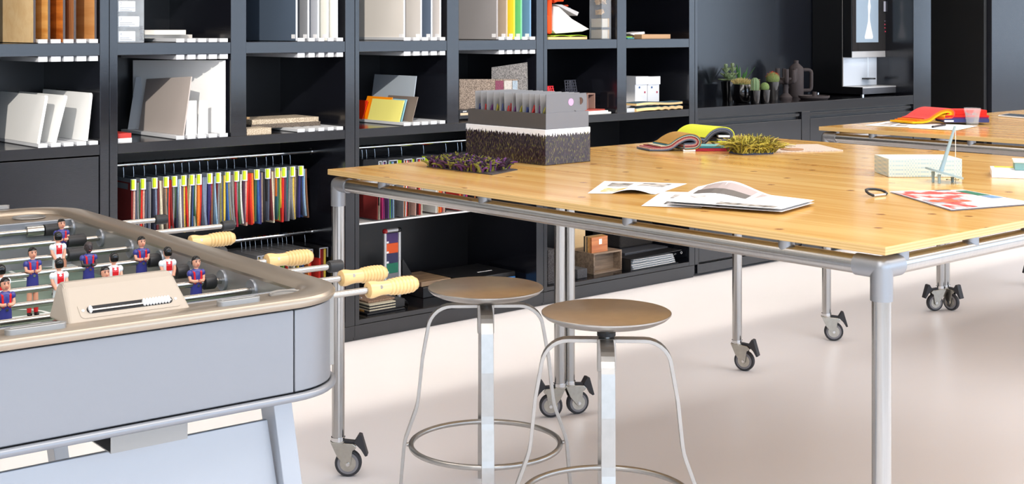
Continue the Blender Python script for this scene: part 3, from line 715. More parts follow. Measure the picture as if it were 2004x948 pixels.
for where, pxs in RAILS:
    for lvl, z0, z1 in (('upper shelf', ZT1 + 0.0002, ZT1 + 0.0168), ('underside of the upper shelf', 1.365, ZB1 - 0.0003), ('lower shelf', ZT2 + 0.0002, ZT2 + 0.0162)):
        X = [(at(a, 80, Y=5.302).x, at(b, 80, Y=5.302).x) for a, b in pxs]
        o = Vector((X[0][0], 5.302, z0))
        lb = {'upper shelf': 'slotted aluminium rail on the upper shelf ', 'underside of the upper shelf': 'slotted aluminium rail fixed below the upper shelf ', 'lower shelf': 'slotted aluminium rail on the lower shelf '}[lvl] + where
        if lvl != 'upper shelf':
            lb = lb.replace('under the dark', 'below the dark').replace('under the cream', 'below the cream').replace('under the yellow', 'below the yellow')
        t = thing('slotted_rail', lb, 'rail', o, group='slotted sample rails')
        zb = z0 if z0 < 1.1 or z0 > 1.4 else z1 - 0.003
        MB().box(X[0][0], X[-1][1], 5.306, 5.84, zb, zb + 0.003).build('rail_base', m_raild, t, origin=o)
        for a, b in X:
            MB().box(a, b, 5.302, 5.84, z0, z1).build('rail_block', m_rail, t, origin=o, bevel=0.0008)
w_maple = wood_mat('maple_veneer', (238, 206, 156), (228, 190, 136), axis=0, scale=2.0)
w_gold = wood_mat('golden_pine_veneer', (222, 174, 104), (196, 136, 66), axis=1, scale=3.0)
w_cherry = wood_mat('cherry_veneer', (206, 124, 52), (160, 82, 26), axis=1, scale=3.0)
w_walnut = wood_mat('walnut_veneer', (186, 132, 90), (142, 92, 56), axis=2, scale=4.0)
w_beech = wood_mat('beech_veneer', (216, 160, 100), (200, 138, 78), axis=1, scale=2.5)
def pmat(n, rgb, r=0.45, **k): return mat(n, rgb, r, **k)
def stand(px, m, label, th=0.010, zt=1.82, edge=None, card=True, base=ZT1):
    """sample panel standing square to the wall in a rail slot"""
    X = at(px, 40, Y=5.312).x
    mb = MB().box(X - th, X, 5.312, 5.80, base + 0.0034, zt)
    p = one(mb, 'display_board', m, label, 'board', 'large boards standing on the upper shelf')
    child(p, MB().box(X - th + 0.0005, X - 0.0003, 5.3105, 5.3125, base + 0.0036, zt), 'panel_edge', edge or pmat('panel_edge_dark', (70, 62, 62)))
    if card: child(p, MB().box(X - th - 0.0008, X - th, 5.316, 5.347, base + 0.014, base + 0.033), 'name_card', m_paper)
    return p
for px, m, nm in ((69.5, w_maple, 'pale maple'), (98, w_gold, 'golden pine'), (127.5, w_cherry, 'reddish cherry'), (148.6, w_walnut, 'brown walnut'), (189, w_beech, 'orange beech')):
    stand(px, m, nm + ' veneer panel standing in the upper left shelf', card=False)
le = pmat('panel_edge_light', (196, 200, 206))
for px, c, nm, e in [(582, (86, 100, 118), 'dark blue-grey', le), (605, (150, 152, 156), 'mid grey', le), (624.5, (196, 200, 208), 'silver grey', le), (643, (250, 248, 236), 'ivory', le), (661, (252, 250, 244), 'bright white', le)]:
    stand(px, pmat('sheet ' + nm, c, 0.3), nm + ' panel standing on the shelf above the carpet samples', edge=e)
for px, c, nm in ((792.5, (240, 234, 226), 'cream'), (825.5, (206, 202, 198), 'pale grey'), (846, (98, 112, 132), 'slate blue'), (863, (232, 224, 218), 'off-white')):
    stand(px, pmat('sheet ' + nm, c, 0.4), nm + ' panel standing above the small coloured boards', edge=le)
for px, c, nm in ((974, (160, 156, 156), 'warm grey'), (993, (184, 166, 146), 'taupe'), (1007.5, (250, 226, 60), 'yellow'), (1021.3, (112, 200, 138), 'green'), (1039, (112, 150, 186), 'blue')):
    stand(px, pmat('sheet ' + nm, c, 0.4), nm + ' panel standing above the grey felt samples', edge=pmat('sheet ' + nm, c))

def quad(name, label, cat, m, pts, th, zb=None, group=None, **k):
    """flat board from its four sighted corners (x, y, depth): top-left, top-right, bottom-right, bottom-left"""
    P = [at(x, y, Y=Y) for x, y, Y in pts]
    if zb is not None: P[2].z = zb; P[3].z = zb
    nrm = (P[1] - P[0]).cross(P[3] - P[0]).normalized()
    if nrm.y < 0: nrm = -nrm
    d = nrm * th; d.z = 0
    return one(MB().slab(P, d), name, m, label, cat, group, **k)
R2 = ZT2 + 0.0005
RZ2 = ZT2 + 0.0166
GW = 'white boards leaning in the left shelf'
def leaning(xb, xt, yt, label, yb_=5.80, th=0.012):
    Xb, Xt = at(xb, 278, Y=5.312).x, at(xt, 200, Y=5.312).x; zt = at(xt, yt, Y=5.312).z
    s = (Xt - Xb) / (zt - RZ2)
    r = 0.014; prof = [(5.312, RZ2), (5.312, zt - r)] + [(5.312 + r - r * math.cos(R(a)), zt - r + r * math.sin(R(a))) for a in (30, 60, 90)] + [(yb_, zt), (yb_, RZ2)]
    poly = [(Xb + s * (z - RZ2), y, z) for y, z in prof]
    one(MB().slab(poly, (-th, 0, 0)), 'white_board', pmat('white_sheet', (242, 242, 240), 0.35), label, 'board', GW, bevel=0.001)
leaning(78, 95, 187, 'white board leaning furthest left on the lower left shelf')
leaning(110, 133, 187, 'middle white board leaning on the lower left shelf')
leaning(172, 182, 182, 'white board leaning at the right end of the lower left shelf')
# second bay
quad('white_board', 'large white board standing behind the taupe and grey sheets', 'board', pmat('white_sheet', (242, 242, 240)), [(260, 118, 5.84), (438, 118, 5.318), (438, 262, 5.318), (260, 250, 5.84)], 0.012, RZ2)
def lean2(name, label, m, X, xb, xt, xl, yt, th=0.004, group=None, yl=None):
    """board standing square to the wall on the rails, its upper edge tipped sideways"""
    Yf = at(xb, 240, X=X).y; Yk = min(at(xl, 240, X=X).y, 5.865); Xt = at(xt, 200, Y=Yf).x
    zt = at(xt, yt, Y=Yf).z; zl = zt if yl is None else at(xl, yl, X=X).z
    return one(MB().slab([(X, Yf, RZ2), (Xt, Yf, zt), (Xt, Yk, zl), (X, Yk, RZ2)], (th, 0, 0)), name, m, label, 'board', group, bevel=0.0008)
lean2('taupe_board', 'taupe grey board with slanted sides standing before the large white board', pmat('taupe_sheet', (182, 172, 166), 0.4), 2.80, 358, 374, 271, 150, 0.006, None, 155)
quad('grey_sheet', 'bent grey sheet showing left of the taupe board', 'board', pmat('grey_sheet', (140, 143, 148), 0.4), [(266, 151, 5.80), (292, 151, 5.775), (275, 264, 5.775), (250, 263, 5.80)], 0.004, RZ2)
for k, (x0, x1) in enumerate(((363.5, 385), (387, 407))):
    b_ = quad('sample_board', ('small white sample board with printed label' if k == 0 else 'small blank white sample board') + ' before the large white board', 'board', pmat('white_sheet', (242, 242, 240)), [(x0 + 3, 197, 5.335), (x1, 197, 5.322), (x1, 262, 5.322), (x0, 262, 5.335)], 0.004, RZ2)
    if k == 0:
        pr = mat('faint_print', (150, 152, 156), 0.8)
        text('impact', 0.011, pr, b_, at(378, 202, Y=5.3255), (0, 0, -1), (1, 0, 0), origin=b_.location)
def block(name, label, cat, m, x0, x1, yf, d, z0, z1, rz=0.0, group=None, **k):
    """box whose front spans sighted columns x0..x1 at depth yf"""
    a, b = at(x0, 200, Y=yf).x, at(x1, 200, Y=yf).x
    mb = MB().box(a, b, yf, yf + d, z0, z1)
    if rz:
        c, s = math.cos(rz), math.sin(rz); mb.v = [(a + (x - a) * c - (y - yf) * s, yf + (x - a) * s + (y - yf) * c, z) for x, y, z in mb.v]
    return one(mb, name, m, label, cat, group, **k)
bk = block('book', 'thin book with white pages lying at the corner of the second bay', 'book', m_paper, 231, 258, 5.33, 0.22, R2, R2 + 0.017)
block('red_book', 'red book lying on a thin white book', 'book', pmat('red_cover', (186, 52, 44)), 231, 257, 5.33, 0.22, R2 + 0.0172, R2 + 0.038)
# acrylic tower of white samples
m_acryl = mat('clear_acrylic', (235, 242, 248), 0.05, alpha=0.14, spec=0.5)
def tower(name, label, x0, x1, yf, d, z0, zt, n, fills):
    a, b = at(x0, 40, Y=yf).x, at(x1, 40, Y=yf).x
    o = Vector(((a + b) / 2, yf + d / 2, z0)); t = thing(name, label, 'sample tower', o)
    th = 0.003
    MB().box(a, a + th, yf, yf + d, z0, zt).box(b - th, b, yf, yf + d, z0, zt).box(a, b, yf + d - th, yf + d, z0, zt).box(a, b, yf, yf + th, z0, zt).build('acrylic_case', m_acryl, t, origin=o)
    h = (zt - z0) / n
    for i in range(n):
        MB().box(a + th, b - th, yf + th, yf + d - th, z0 + i * h, z0 + i * h + 0.003).build('acrylic_floor', m_acryl, t, origin=o)
        fills(t, o, i, a + 0.006, b - 0.006, yf + 0.006, yf + d - 0.006, z0 + i * h + 0.0035, z0 + (i + 1) * h - 0.004)
    return t
pr_ = mat('pale_print', (120, 124, 132), 0.8)
def fill_white(t, o, i, a, b, y0, y1, z0, z1):
    w = MB().box(a, b - (0.012 if i % 2 else 0.03), y0, y1, z0, z1 - 0.012).build('white_sample', mat('white_foam', (226, 231, 238), 0.6), t, origin=o, bevel=0.003)
    num = str(4 - i)
    if i < 4: text(num, 0.021, pr_, w, (a + 0.006, y0 - 0.0006, z1 - 0.03), (1, 0, 0), (0, 0, 1), origin=o)
    for j in range(3): MB().box(a + 0.006, a + 0.05 + 0.012 * ((i + j) % 3), y0 - 0.0005, y0, z1 - 0.041 - 0.007 * j, z1 - 0.0378 - 0.007 * j).build('print_line', pr_, w, origin=o)
tw = tower('sample_tower', 'clear acrylic tower of numbered white samples, upper left', 230.5, 282, 5.312, 0.16, ZT1 + 0.0005, 1.76, 5, fill_white)
text('payne', 0.027, pr_, tw, (at(279, 70, Y=5.311).x, 5.311, ZT1 + 0.01), (0, 0, 1), (-1, 0, 0), origin=tw.location)
quad_m = pmat('cream_stone', (226, 218, 206), 0.6)
block('stone_slab', 'lower pale slab lying beside the acrylic tower', 'slab', pmat('grey_stone', (206, 200, 192), 0.6), 283, 380, 5.50, 0.26, ZT1 + 0.017, ZT1 + 0.033, R(4))
block('stone_slab', 'upper cream slab lying across the lower pale slab', 'slab', quad_m, 283, 360, 5.48, 0.26, ZT1 + 0.0332, ZT1 + 0.054, R(-6))
# carpet samples in the third bay
m_carp = two_tone('cream_carpet', (206, 192, 170), (150, 132, 110), 260); m_carpd = two_tone('grey_brown_carpet', (120, 108, 96), (62, 54, 48), 300)
block('carpet_sample', 'shaggy beige carpet sample at the front of the third bay', 'carpet sample', m_carp, 483, 531, 5.315, 0.10, RZ2 - 0.016, RZ2 + 0.012)
block('carpet_sample', 'dark grey carpet sample under the cream one', 'carpet sample', m_carpd, 492, 627, 5.43, 0.22, RZ2, RZ2 + 0.02)
block('carpet_sample', 'cream carpet sample lying on the dark grey one', 'carpet sample', m_carp, 493, 622, 5.435, 0.21, RZ2 + 0.0203, RZ2 + 0.042, R(-1))
wd = MB()
block('veneer_stack', 'little stack of wood strips at the left of the third bay', 'wood samples', wood_mat('strip_wood', (226, 186, 130), (170, 120, 70), axis=0, scale=20), 483, 488.5, 5.50, 0.05, RZ2, RZ2 + 0.052)
# coloured boards in the fourth bay
GC = 'small coloured boards'
for X_, nm_, c_, lb_, xb_, xt_, xl_, yt_ in ((3.996, 'red_board', (238, 52, 14), 'red board at the left of the coloured boards', 709, 720, 688, 197),
        (4.004, 'yellow_board', (242, 234, 132), 'pale yellow board in front of the orange one', 781, 791, 719, 197),
        (4.018, 'orange_board', (250, 146, 10), 'orange board standing behind the yellow one', 755, 768, 706, 191),
        (4.034, 'sky_blue_board', (140, 190, 214), 'light blue board just showing behind the yellow one', 786, 796, 730, 195),
        (4.06, 'brown_board', (118, 106, 98), 'grey-brown board at the right of the coloured boards', 806, 818, 748, 190),
        (4.10, 'blue_grey_board', (168, 178, 188), 'tall pale blue-grey board standing behind the coloured boards', 804, 815, 722, 149)):
    lean2(nm_, lb_, pmat(nm_ + '_sheet', c_, 0.4), X_, xb_, xt_, xl_, yt_, 0.004, GC)
# felt samples in the fifth bay
m_felt = two_tone('grey_felt', (140, 136, 134), (84, 82, 82), 170, lo=0.35, hi=0.65); m_feltb = two_tone('beige_bouclé'.replace('é', 'e'), (164, 148, 134), (84, 72, 64), 200, lo=0.35, hi=0.65)
quad('felt_sample', 'tall grey felt sample with slanted top behind the box of yarn samples', 'felt sample', m_felt, [(962, 132, 5.455), (1032, 122, 5.327), (1034, 236, 5.325), (962, 236, 5.45)], 0.006, RZ2)
fs = quad('boucle_sample', 'beige boucle sample board with plum and pale colour blocks', 'felt sample', m_feltb, [(899, 155, 5.50), (1014, 155, 5.316), (1014, 236, 5.316), (899, 236, 5.50)], 0.006, RZ2)
for x0, x1, y0_, y1_, c in ((969.5, 985.5, 158, 190, (128, 66, 88)), (987, 1001.5, 158, 190, (196, 190, 184)), (1003, 1013, 158, 190, (160, 176, 190))):
    def ff(x): return 5.50 + (x - 899) * (5.316 - 5.50) / 115 - 0.002
    P = [at(x, y, Y=ff(x) - 0.0012) for x, y in ((x0, y0_), (x1, y0_), (x1, y1_), (x0, y1_))]
    child(fs, MB().slab(P, (0, 0.001, 0)), 'colour_block', two_tone('block %d' % x0, c, tuple(int(v * 0.75) for v in c), 400))
bx_ = block('sample_case', 'black sample case with white lettering behind the yarn box', 'case', m_black_plastic, 899, 924, 5.33, 0.2, RZ2, RZ2 + 0.045)
child(bx_, MB().box(at(901, 225, Y=5.3295).x, at(917, 225, Y=5.3295).x, 5.3292, 5.33, RZ2 + 0.018, RZ2 + 0.030), 'beige_band', pmat('beige_band', (196, 172, 142)))
for k in range(3): child(bx_, MB().box(at(919, 225, Y=5.3295).x, at(923.5, 225, Y=5.3295).x, 5.3292, 5.33, RZ2 + 0.006 + 0.012 * k, RZ2 + 0.015 + 0.012 * k), 'spec_label', m_paper)
text('LEAN', 0.010, m_paper, bx_, (at(906, 225, Y=5.3293).x, 5.3293, RZ2 + 0.034), (1, 0, 0), (0, 0, 1), origin=bx_.location)
# sixth bay, upper: orange felt bag, white felt, pads, acrylic tower of wood chips
m_org = mat('orange_felt', (222, 72, 16), 0.85, bump=0.2, bscale=300)
fx = at(1073, 40, Y=5.33).x
og = MB().slab([(fx, 5.33 + y, z) for y, z in [(0.0, ZT1 + 0.03), (0.25, ZT1 + 0.03), (0.25, 1.78), (0.0, 1.78)]], (0.034, 0, 0))
bag = one(og, 'felt_bag', m_org, 'orange felt bag standing in the upper bay beside the white felt', 'bag', bevel=0.012, seg=3)
child(bag, MB().tube([at(1082, 2, Y=5.36), at(1090, -1, Y=5.36), at(1099, 0, Y=5.36), at(1101, -14, Y=5.36), at(1088, -20, Y=5.36)], 0.013, 10), 'strap', m_org, smooth=True)
child(bag, MB().slab([at(x, y, Y=5.328) for x, y in ((1071.5, 30), (1080.5, 30), (1080, 62), (1072.5, 66))], (0, 0.05, 0)), 'flap', m_org, bevel=0.006)
wf = MB().slab([at(x, y, Y=5.37) for x, y in ((1083, 12), (1094, 13), (1120, 37), (1154, 57), (1140, 62), (1088, 66), (1083, 60))], (0, 0.12, 0.0))
one(wf, 'white_felt', two_tone('white_felt_cloth', (236, 232, 226), (216, 212, 206), 300), 'folded white felt wedge leaning on the orange bag', 'felt sample', bevel=0.004)
one(MB().slab([at(x, y, Y=5.40) for x, y in ((1084, 8), (1100, 9), (1133, 24), (1130, 31), (1124, 28), (1098, 14))], (0, 0.12, 0)), 'grey_folder', pmat('light_folder', (204, 202, 200), 0.5), 'pale grey folder lying on the white felt', 'folder', bevel=0.001)
for k, (x0, y0_, c) in enumerate(((1097, 7, (222, 72, 30)), (1102, 13, (110, 150, 190)), (1108, 17, (220, 60, 110)))):
    one(MB().slab([at(x0, y0_ + 5, Y=5.52), at(x0 + 14, y0_ + 2, Y=5.52), at(x0 + 16, y0_ + 5, Y=5.52), at(x0 + 1, y0_ + 8, Y=5.52)], (0, 0.06, 0)), 'felt_strip', pmat('strip%d' % k, c, 0.8), ('red', 'blue', 'pink')[k] + ' felt strip poking out above the grey folder', 'felt sample')
pad = block('sample_pad', 'wavy green sample pad with wooden base in the upper bay', 'sample pad', pmat('ply_pad', (222, 186, 130)), 1073, 1149, 5.33, 0.2, ZT1 + 0.0005, ZT1 + 0.014)
child(pad, MB().ribbon([(at(1085 + 65 * i / 12, 70, Y=5.33).x, 5.43, ZT1 + 0.016 + 0.006 * abs(math.sin(math.pi * i / 6))) for i in range(13)], (0, 0.095, 0), 0.003), 'wavy_cover', pmat('green_felt', (150, 182, 40), 0.9))
m_chip = wood_mat('wood_chip', (232, 198, 148), (196, 150, 96), axis=0, scale=20)
def fill_chip(t, o, i, a, b, y0, y1, z0, z1):
    r = random.Random(i)
    if i in (2, 3, 4):
        for k in range(9):
            x, y, z = r.uniform(a + 0.004, b - 0.004), r.uniform(y0, y1 - 0.03), r.uniform(z0, z0 + (z1 - z0) * 0.7)
            e = 0.014; ang = r.uniform(0, 3); d = Vector((math.cos(ang), 0, math.sin(ang))) * e; q = Vector((0, 1, 0)) * 0.014
            c = Vector((min(max(x, a + e), b - e), min(max(y + 0.02, y0 + 0.021), y1 - 0.03), min(max(z, z0 + e), z1 - e)))
            MB().slab([c - d - q, c + d - q, c + d + q, c - d + q], Vector((-d.z, 0, d.x)).normalized() * 0.004).build('wood_chip', m_chip, t, origin=o)
    else:
        MB().box(a + 0.002, b - 0.016, y0, y1, z0, z1 - 0.008).build('paper_sample', pmat('brownish_paper', (214, 204, 186)), t, origin=o)
        MB().box(b - 0.014, b - 0.004, y0, y1, z0, z1 - 0.006).build('wood_sample', m_chip, t, origin=o)
tower('sample_tower', 'clear acrylic tower of wood chips, upper right', 1178, 1196, 5.325, 0.10, ZT1 + 0.0005, 1.76, 5, fill_chip)
# seventh bay, upper
block('cardboard_box', 'flat tan cardboard box lying in the upper right bay', 'box', pmat('tan_card', (212, 168, 126), 0.7), 1256, 1312, 5.36, 0.24, ZT1 + 0.0005, ZT1 + 0.026)
pp = block('leaflet', 'green and blue leaflets lying left of the cardboard box', 'leaflets', pmat('teal_leaf', (60, 140, 150)), 1228, 1243, 5.36, 0.2, ZT1 + 0.0005, ZT1 + 0.008, R(6))
child(pp, MB().box(pp.location.x - 0.04, pp.location.x + 0.03, 5.37, 5.52, ZT1 + 0.0085, ZT1 + 0.014), 'green_leaflet', pmat('lime_leaf', (150, 210, 60)))
quad('brochure', 'bent white brochure leaning on the cardboard box', 'brochure', m_paper, [(1232, 66, 5.42), (1261, 62, 5.42), (1262, 66, 5.42), (1245, 70, 5.42)], 0.1)
# sixth bay, lower: miniature chairs and thin books
def mini_chair(label, x, yt, c1, c2, frame):
    p = at(x, yt, Y=5.52); o = Vector((p.x, 5.52, R2)); t = thing('miniature_chair', label, 'model chair', o); h = p.z - R2
    bk_ = MB(); w = 0.045
    for i in range(7): bk_.tube([(-w + 2 * w * i / 6, 0.03, h * 0.55), (-w * 0.92 + 2 * w * 0.92 * i / 6 + 0.008 * math.sin(i), 0.045, h)], 0.0035, 6)
    for j in range(6): bk_.tube([(-w, 0.03 + 0.003 * j, h * (0.55 + 0.09 * j)), (w, 0.03 + 0.003 * j, h * (0.55 + 0.09 * j))], 0.0035, 6)
    bk_.build('backrest', c1, t)
    MB().box(-0.05, 0.05, -0.055, 0.04, h * 0.5, h * 0.54).build('seat', c2, t, bevel=0.004)
    for sx in (-1, 1):
        MB().tube([(sx * 0.05, -0.05, 0.004), (sx * 0.05, -0.05, h * 0.5), (sx * 0.05, 0.04, h * 0.5), (sx * 0.05, 0.04, 0.004)], 0.004, 8).build('leg_frame', frame, t, smooth=True)
    return t
m_cr = pmat('red_mesh_plastic', (200, 40, 48), 0.4); m_cb = pmat('blue_plastic', (54, 60, 150), 0.4); m_cg = pmat('charcoal_mesh_plastic', (52, 54, 64), 0.5)
mini_chair('miniature red mesh chair behind the box of yarn samples', 1082, 170, m_cr, m_cr, m_black_plastic)
mini_chair('miniature charcoal and blue mesh chair on the shelf', 1126, 158, m_cg, m_cb, m_cb)
t = thing('miniature_table', 'tiny frame table right of the miniature chairs', 'model table', (at(1150, 210, Y=5.45).x, 5.45, R2))
for s in (-1, 1): MB().box(s * 0.028 - 0.003, s * 0.028 + 0.003, -0.03, 0.03, 0, 0.105).build('side_frame', pmat('pinkish_wood', (150, 120, 108)), t)
MB().box(-0.031, 0.031, -0.03, 0.03, 0.105, 0.112).build('top', pmat('pinkish_wood', (150, 120, 108)), t)
GB = 'thin books lying in the sixth bay'
z = R2
for k, (c, nm) in enumerate((((226, 224, 220), 'white'), ((238, 236, 232), 'off-white'), ((150, 62, 50), 'dark red'))):
    block('thin_book', nm + ' thin book, ' + ('lowest', 'middle', 'topmost')[k] + ' of the pile near the miniature chairs', 'book', pmat('thinbook%d' % k, c), 1146, 1196 - 6 * k, 5.325 + 0.01 * k, 0.22, z, z + 0.008, group=GB); z += 0.0082
# seventh bay, lower: magazine files and wavy pads
for k, (x0, x1) in enumerate(((1243, 1266.5), (1267.5, 1290))):
    f_ = block('magazine_file', ('left' if k == 0 else 'right') + ' white cardboard magazine file on the shelf', 'magazine file', mat('white_board', (236, 236, 238), 0.6), x0, x1, 5.42, 0.30, R2, at(x0, 151, Y=5.42).z, group='white magazine files')
    a, b = at(x0, 160, Y=5.42).x, at(x1, 160, Y=5.42).x; zt = at(x0, 151, Y=5.42).z
    child(f_, MB().box(a - 0.002, b + 0.002, 5.412, 5.422, zt - 0.045, zt + 0.003), 'lid_flap', mat('white_board', (236, 236, 238)))
    for q, (u, c) in enumerate(((0.35, (70, 110, 160)), (0.8, (190, 70, 90)))):
        X = a + (b - a) * u
        child(f_, MB().cyl((X, 5.4185, zt - 0.062 - 0.03 * q), (X, 5.4195, zt - 0.062 - 0.03 * q), 0.0065, seg=14), 'print_dot', pmat('dot%d' % q, c))
    child(f_, MB().box(a + 0.012, b - 0.012, 5.4190, 5.4200, R2 + 0.03, R2 + 0.042), 'print_strip', pmat('pale_print2', (206, 206, 210)))
block('leaflet_stack', 'grey and white leaflets lying left of the wavy pads', 'leaflets', pmat('leaf_grey', (190, 196, 202)), 1227, 1243, 5.33, 0.18, R2, R2 + 0.02)
for k, z0 in enumerate((R2, R2 + 0.034)):
    pts = [(at(1242 + 90 * i / 30, 200, Y=5.33).x, 5.36, z0 + (0.006 * abs(math.sin(math.pi * (i - 12) / 4.5)) if i > 12 and k == 0 else 0.004 * math.sin(i / 5))) for i in range(31)]
    wv = one(MB().ribbon(pts, (0, 0.045, 0), 0.016 if k == 0 else 0.012), 'wavy_pad', pmat('ply_pad', (222, 186, 130)), ('lower' if k == 0 else 'upper') + ' wavy plywood sample pad below the magazine files', 'sample pad', 'wavy plywood pads')
    top = [(x, y, z_ + (0.0165 if k == 0 else 0.0125)) for x, y, z_ in pts]
    child(wv, MB().ribbon(top, (0, 0.044, 0), 0.003), 'felt_cover', pmat('teal_felt', (58, 84, 96), 0.9))

# ================================================================== lower bays: hanging rails
HY, HZ = 5.577, 0.896
def hang_rail(label, x0, x1, z):
    t = thing('hanging_rail', label, 'rail', (x0, HY, z))
    MB().cyl((0.001, 0, 0), (x1 - x0 - 0.001, 0, 0), 0.011, seg=18).build('tube', m_chrome, t, smooth=True)
    for x in (0.001, x1 - x0 - 0.009): MB().cyl((x, 0, 0), (x + 0.008, 0, 0), 0.017, seg=18).build('flange', m_chrome, t, smooth=True)
hang_rail('upper chrome rail carrying colourful fabric swatches', 2.4915, 3.6415, HZ)
hang_rail('lower chrome rail carrying grey boxed swatches', 2.4915, 3.6415, 0.501)
hang_rail('chrome rail of dark boxed swatches behind the table corner', 3.7225, 4.8795, HZ)
hook_pts = lambda top: [(0, 0.0, -0.058), (0, 0.0, -0.035)] + [(0, 0.012 * math.sin(R(a)) * 1.05, 0.001 + 0.0125 * -math.cos(R(a))) for a in (20, 60, 100, 140, 180, 220, 250)]
HOOK = MB().tube(hook_pts(0), 0.0013, 6).build('hook', m_hook, smooth=True); HOOK_ME = HOOK.data; bpy.data.objects.remove(HOOK)
def shared(name, me, parent, loc=(0, 0, 0), mtl=None):
    o = bpy.data.objects.new(name, me); COL.objects.link(o); o.parent = parent; o.location = loc
    return o
PAL = {'dr': (128, 24, 22), 're': (206, 38, 24), 'pk': (206, 164, 148), 'sl': (74, 80, 98), 'gr': (128, 128, 130), 'gn': (60, 92, 58), 'nv': (36, 40, 62), 'gb': (118, 132, 156), 'mr': (104, 34, 40), 'cr': (212, 202, 176),
       'tp': (138, 118, 104), 'og': (222, 118, 40), 'te': (44, 96, 104), 'lb': (142, 174, 200), 'wh': (216, 214, 210), 'pg': (104, 90, 108), 'ye': (222, 190, 70), 'bk': (34, 33, 37), 'ol': (148, 142, 84), 'bl': (52, 92, 156),
       'in': (50, 48, 110), 'pu': (92, 60, 116), 'cm': (176, 36, 58), 'br': (122, 84, 58), 'pl': (84, 48, 72), 'lg': (90, 148, 50), 'mg': (192, 36, 110)}
FAB = {k: two_tone('fabric_' + k, c, tuple(int(v * 0.78) for v in c), 500, lo=0.4, hi=0.6) for k, c in PAL.items()}
m_header = mat('hanger_header_grey', (112, 120, 130), 0.5); m_wtag = mat('white_tag', (232, 234, 236), 0.5)
m_limeprint = mat('lime_print', (60, 74, 20), 0.7)
SEQ = [(262, 'dr pk sl gr gn'), (281.6, 're pk sl sl gr'), (302.7, 'nv gb mr cr tp'), (325.5, 'tp og te re dr'), (343, 'gr gn nv lb wh'), (361, 'pg ye re bk ol'), (377, 'cr nv bl gn cr'), (391, 'og re gb gb'), (412, 'in pu cm br lb'),
       (428, 'mr gr ol sl ye'), (447, 'bl ol gr gr tp'), (464.7, 'cm gr gn wh'), (480, 'pl pk re re og'), (503, 'gn bl in tp bk'), (524, 'bk sl mr cr tp'), (543, 'og te gn lg ye'), (556, 're pl te gr'), (574.5, 'gr ye tp bk'), (590, 'in nv bl lb br')]
NM = dict(dr='dark red', re='red', nv='navy', tp='taupe', gr='grey', pg='mauve', cr='cream', og='orange', mr='maroon', bl='blue', cm='crimson', pl='plum', gn='green', bk='black')
NM['in'] = 'indigo'
ORD = ['first', 'second', 'third', 'fourth', 'fifth', 'sixth', 'seventh', 'eighth', 'ninth', 'tenth', 'eleventh', 'twelfth', 'thirteenth', 'fourteenth', 'fifteenth', 'sixteenth', 'seventeenth', 'eighteenth', 'nineteenth']
fy = 5.478
XT = [at(x, 330, Y=fy).x for x, _ in SEQ] + [3.56]
hd_me = MB().box(-0.003, 0.003, -0.094, 0.09, -0.075, -0.058).build('header', m_header); HD = hd_me.data; bpy.data.objects.remove(hd_me)
tg = MB().box(-0.008, 0.011, -0.099, -0.082, -0.105, -0.057).build('tag', m_wtag); tg.data.name = 'tag'; TG = tg.data; bpy.data.objects.remove(tg)
lm_ = MB().box(-0.0086, 0.0035, -0.0997, -0.090, -0.100, -0.0585).build('lime_label', m_lime); LM = lm_.data; bpy.data.objects.remove(lm_)
for i, (px, cs) in enumerate(SEQ):
    cs = cs.split(); X = XT[i]; w = min(XT[i + 1] - X, 0.06)
    t = thing('fabric_swatch_hanger', ORD[i] + ' hanger of fabric swatches from the left on the upper rail, ' + NM.get(cs[0], 'mixed') + ' in front', 'swatches', (X, HY, HZ), rnd.uniform(-0.02, 0.045), 'fabric swatch hangers on the upper rail')
    shared('hook', HOOK_ME, t); shared('header', HD, t)
    k = shared('tag', TG, t, (0.0, 0, 0.0)); shared('lime_label', LM, k, (0, 0, 0))
    n = len(cs)
    for j, c in enumerate(cs):
        x0 = -0.004 + (w - 0.004) * j / n; x1 = x0 + (w - 0.004) / n * 0.86; ln_ = 0.232 + rnd.uniform(-0.006, 0.012); zt = -0.074
        f = rnd.uniform(-0.010, 0.006); s1, s2 = rnd.uniform(-0.004, 0.004), rnd.uniform(-0.009, 0.012)
        vs = []; rows = 5
        for r in range(rows):
            u = r / (rows - 1); off = s1 * math.sin(u * 3.0) + s2 * u * u; z = zt - ln_ * u
            for xx, yy in ((x0, -0.086 + f * u), (x1, -0.086 + f * u), (x1, 0.082), (x0, 0.082)): vs.append((xx + off, yy, z))
        fsx = [(0, 1, 2, 3), tuple(4 * (rows - 1) + q for q in (3, 2, 1, 0))] + [(4 * r + q, 4 * r + (q + 1) % 4, 4 * r + 4 + (q + 1) % 4, 4 * r + 4 + q) for r in range(rows - 1) for q in range(4)]
        MB()._add(vs, fsx).build('swatch', FAB[c], t)
    if i == 0:
        MB().box(-0.0052, -0.0042, -0.05, 0.085, -0.19, -0.08).build('backing_card', m_header, t)
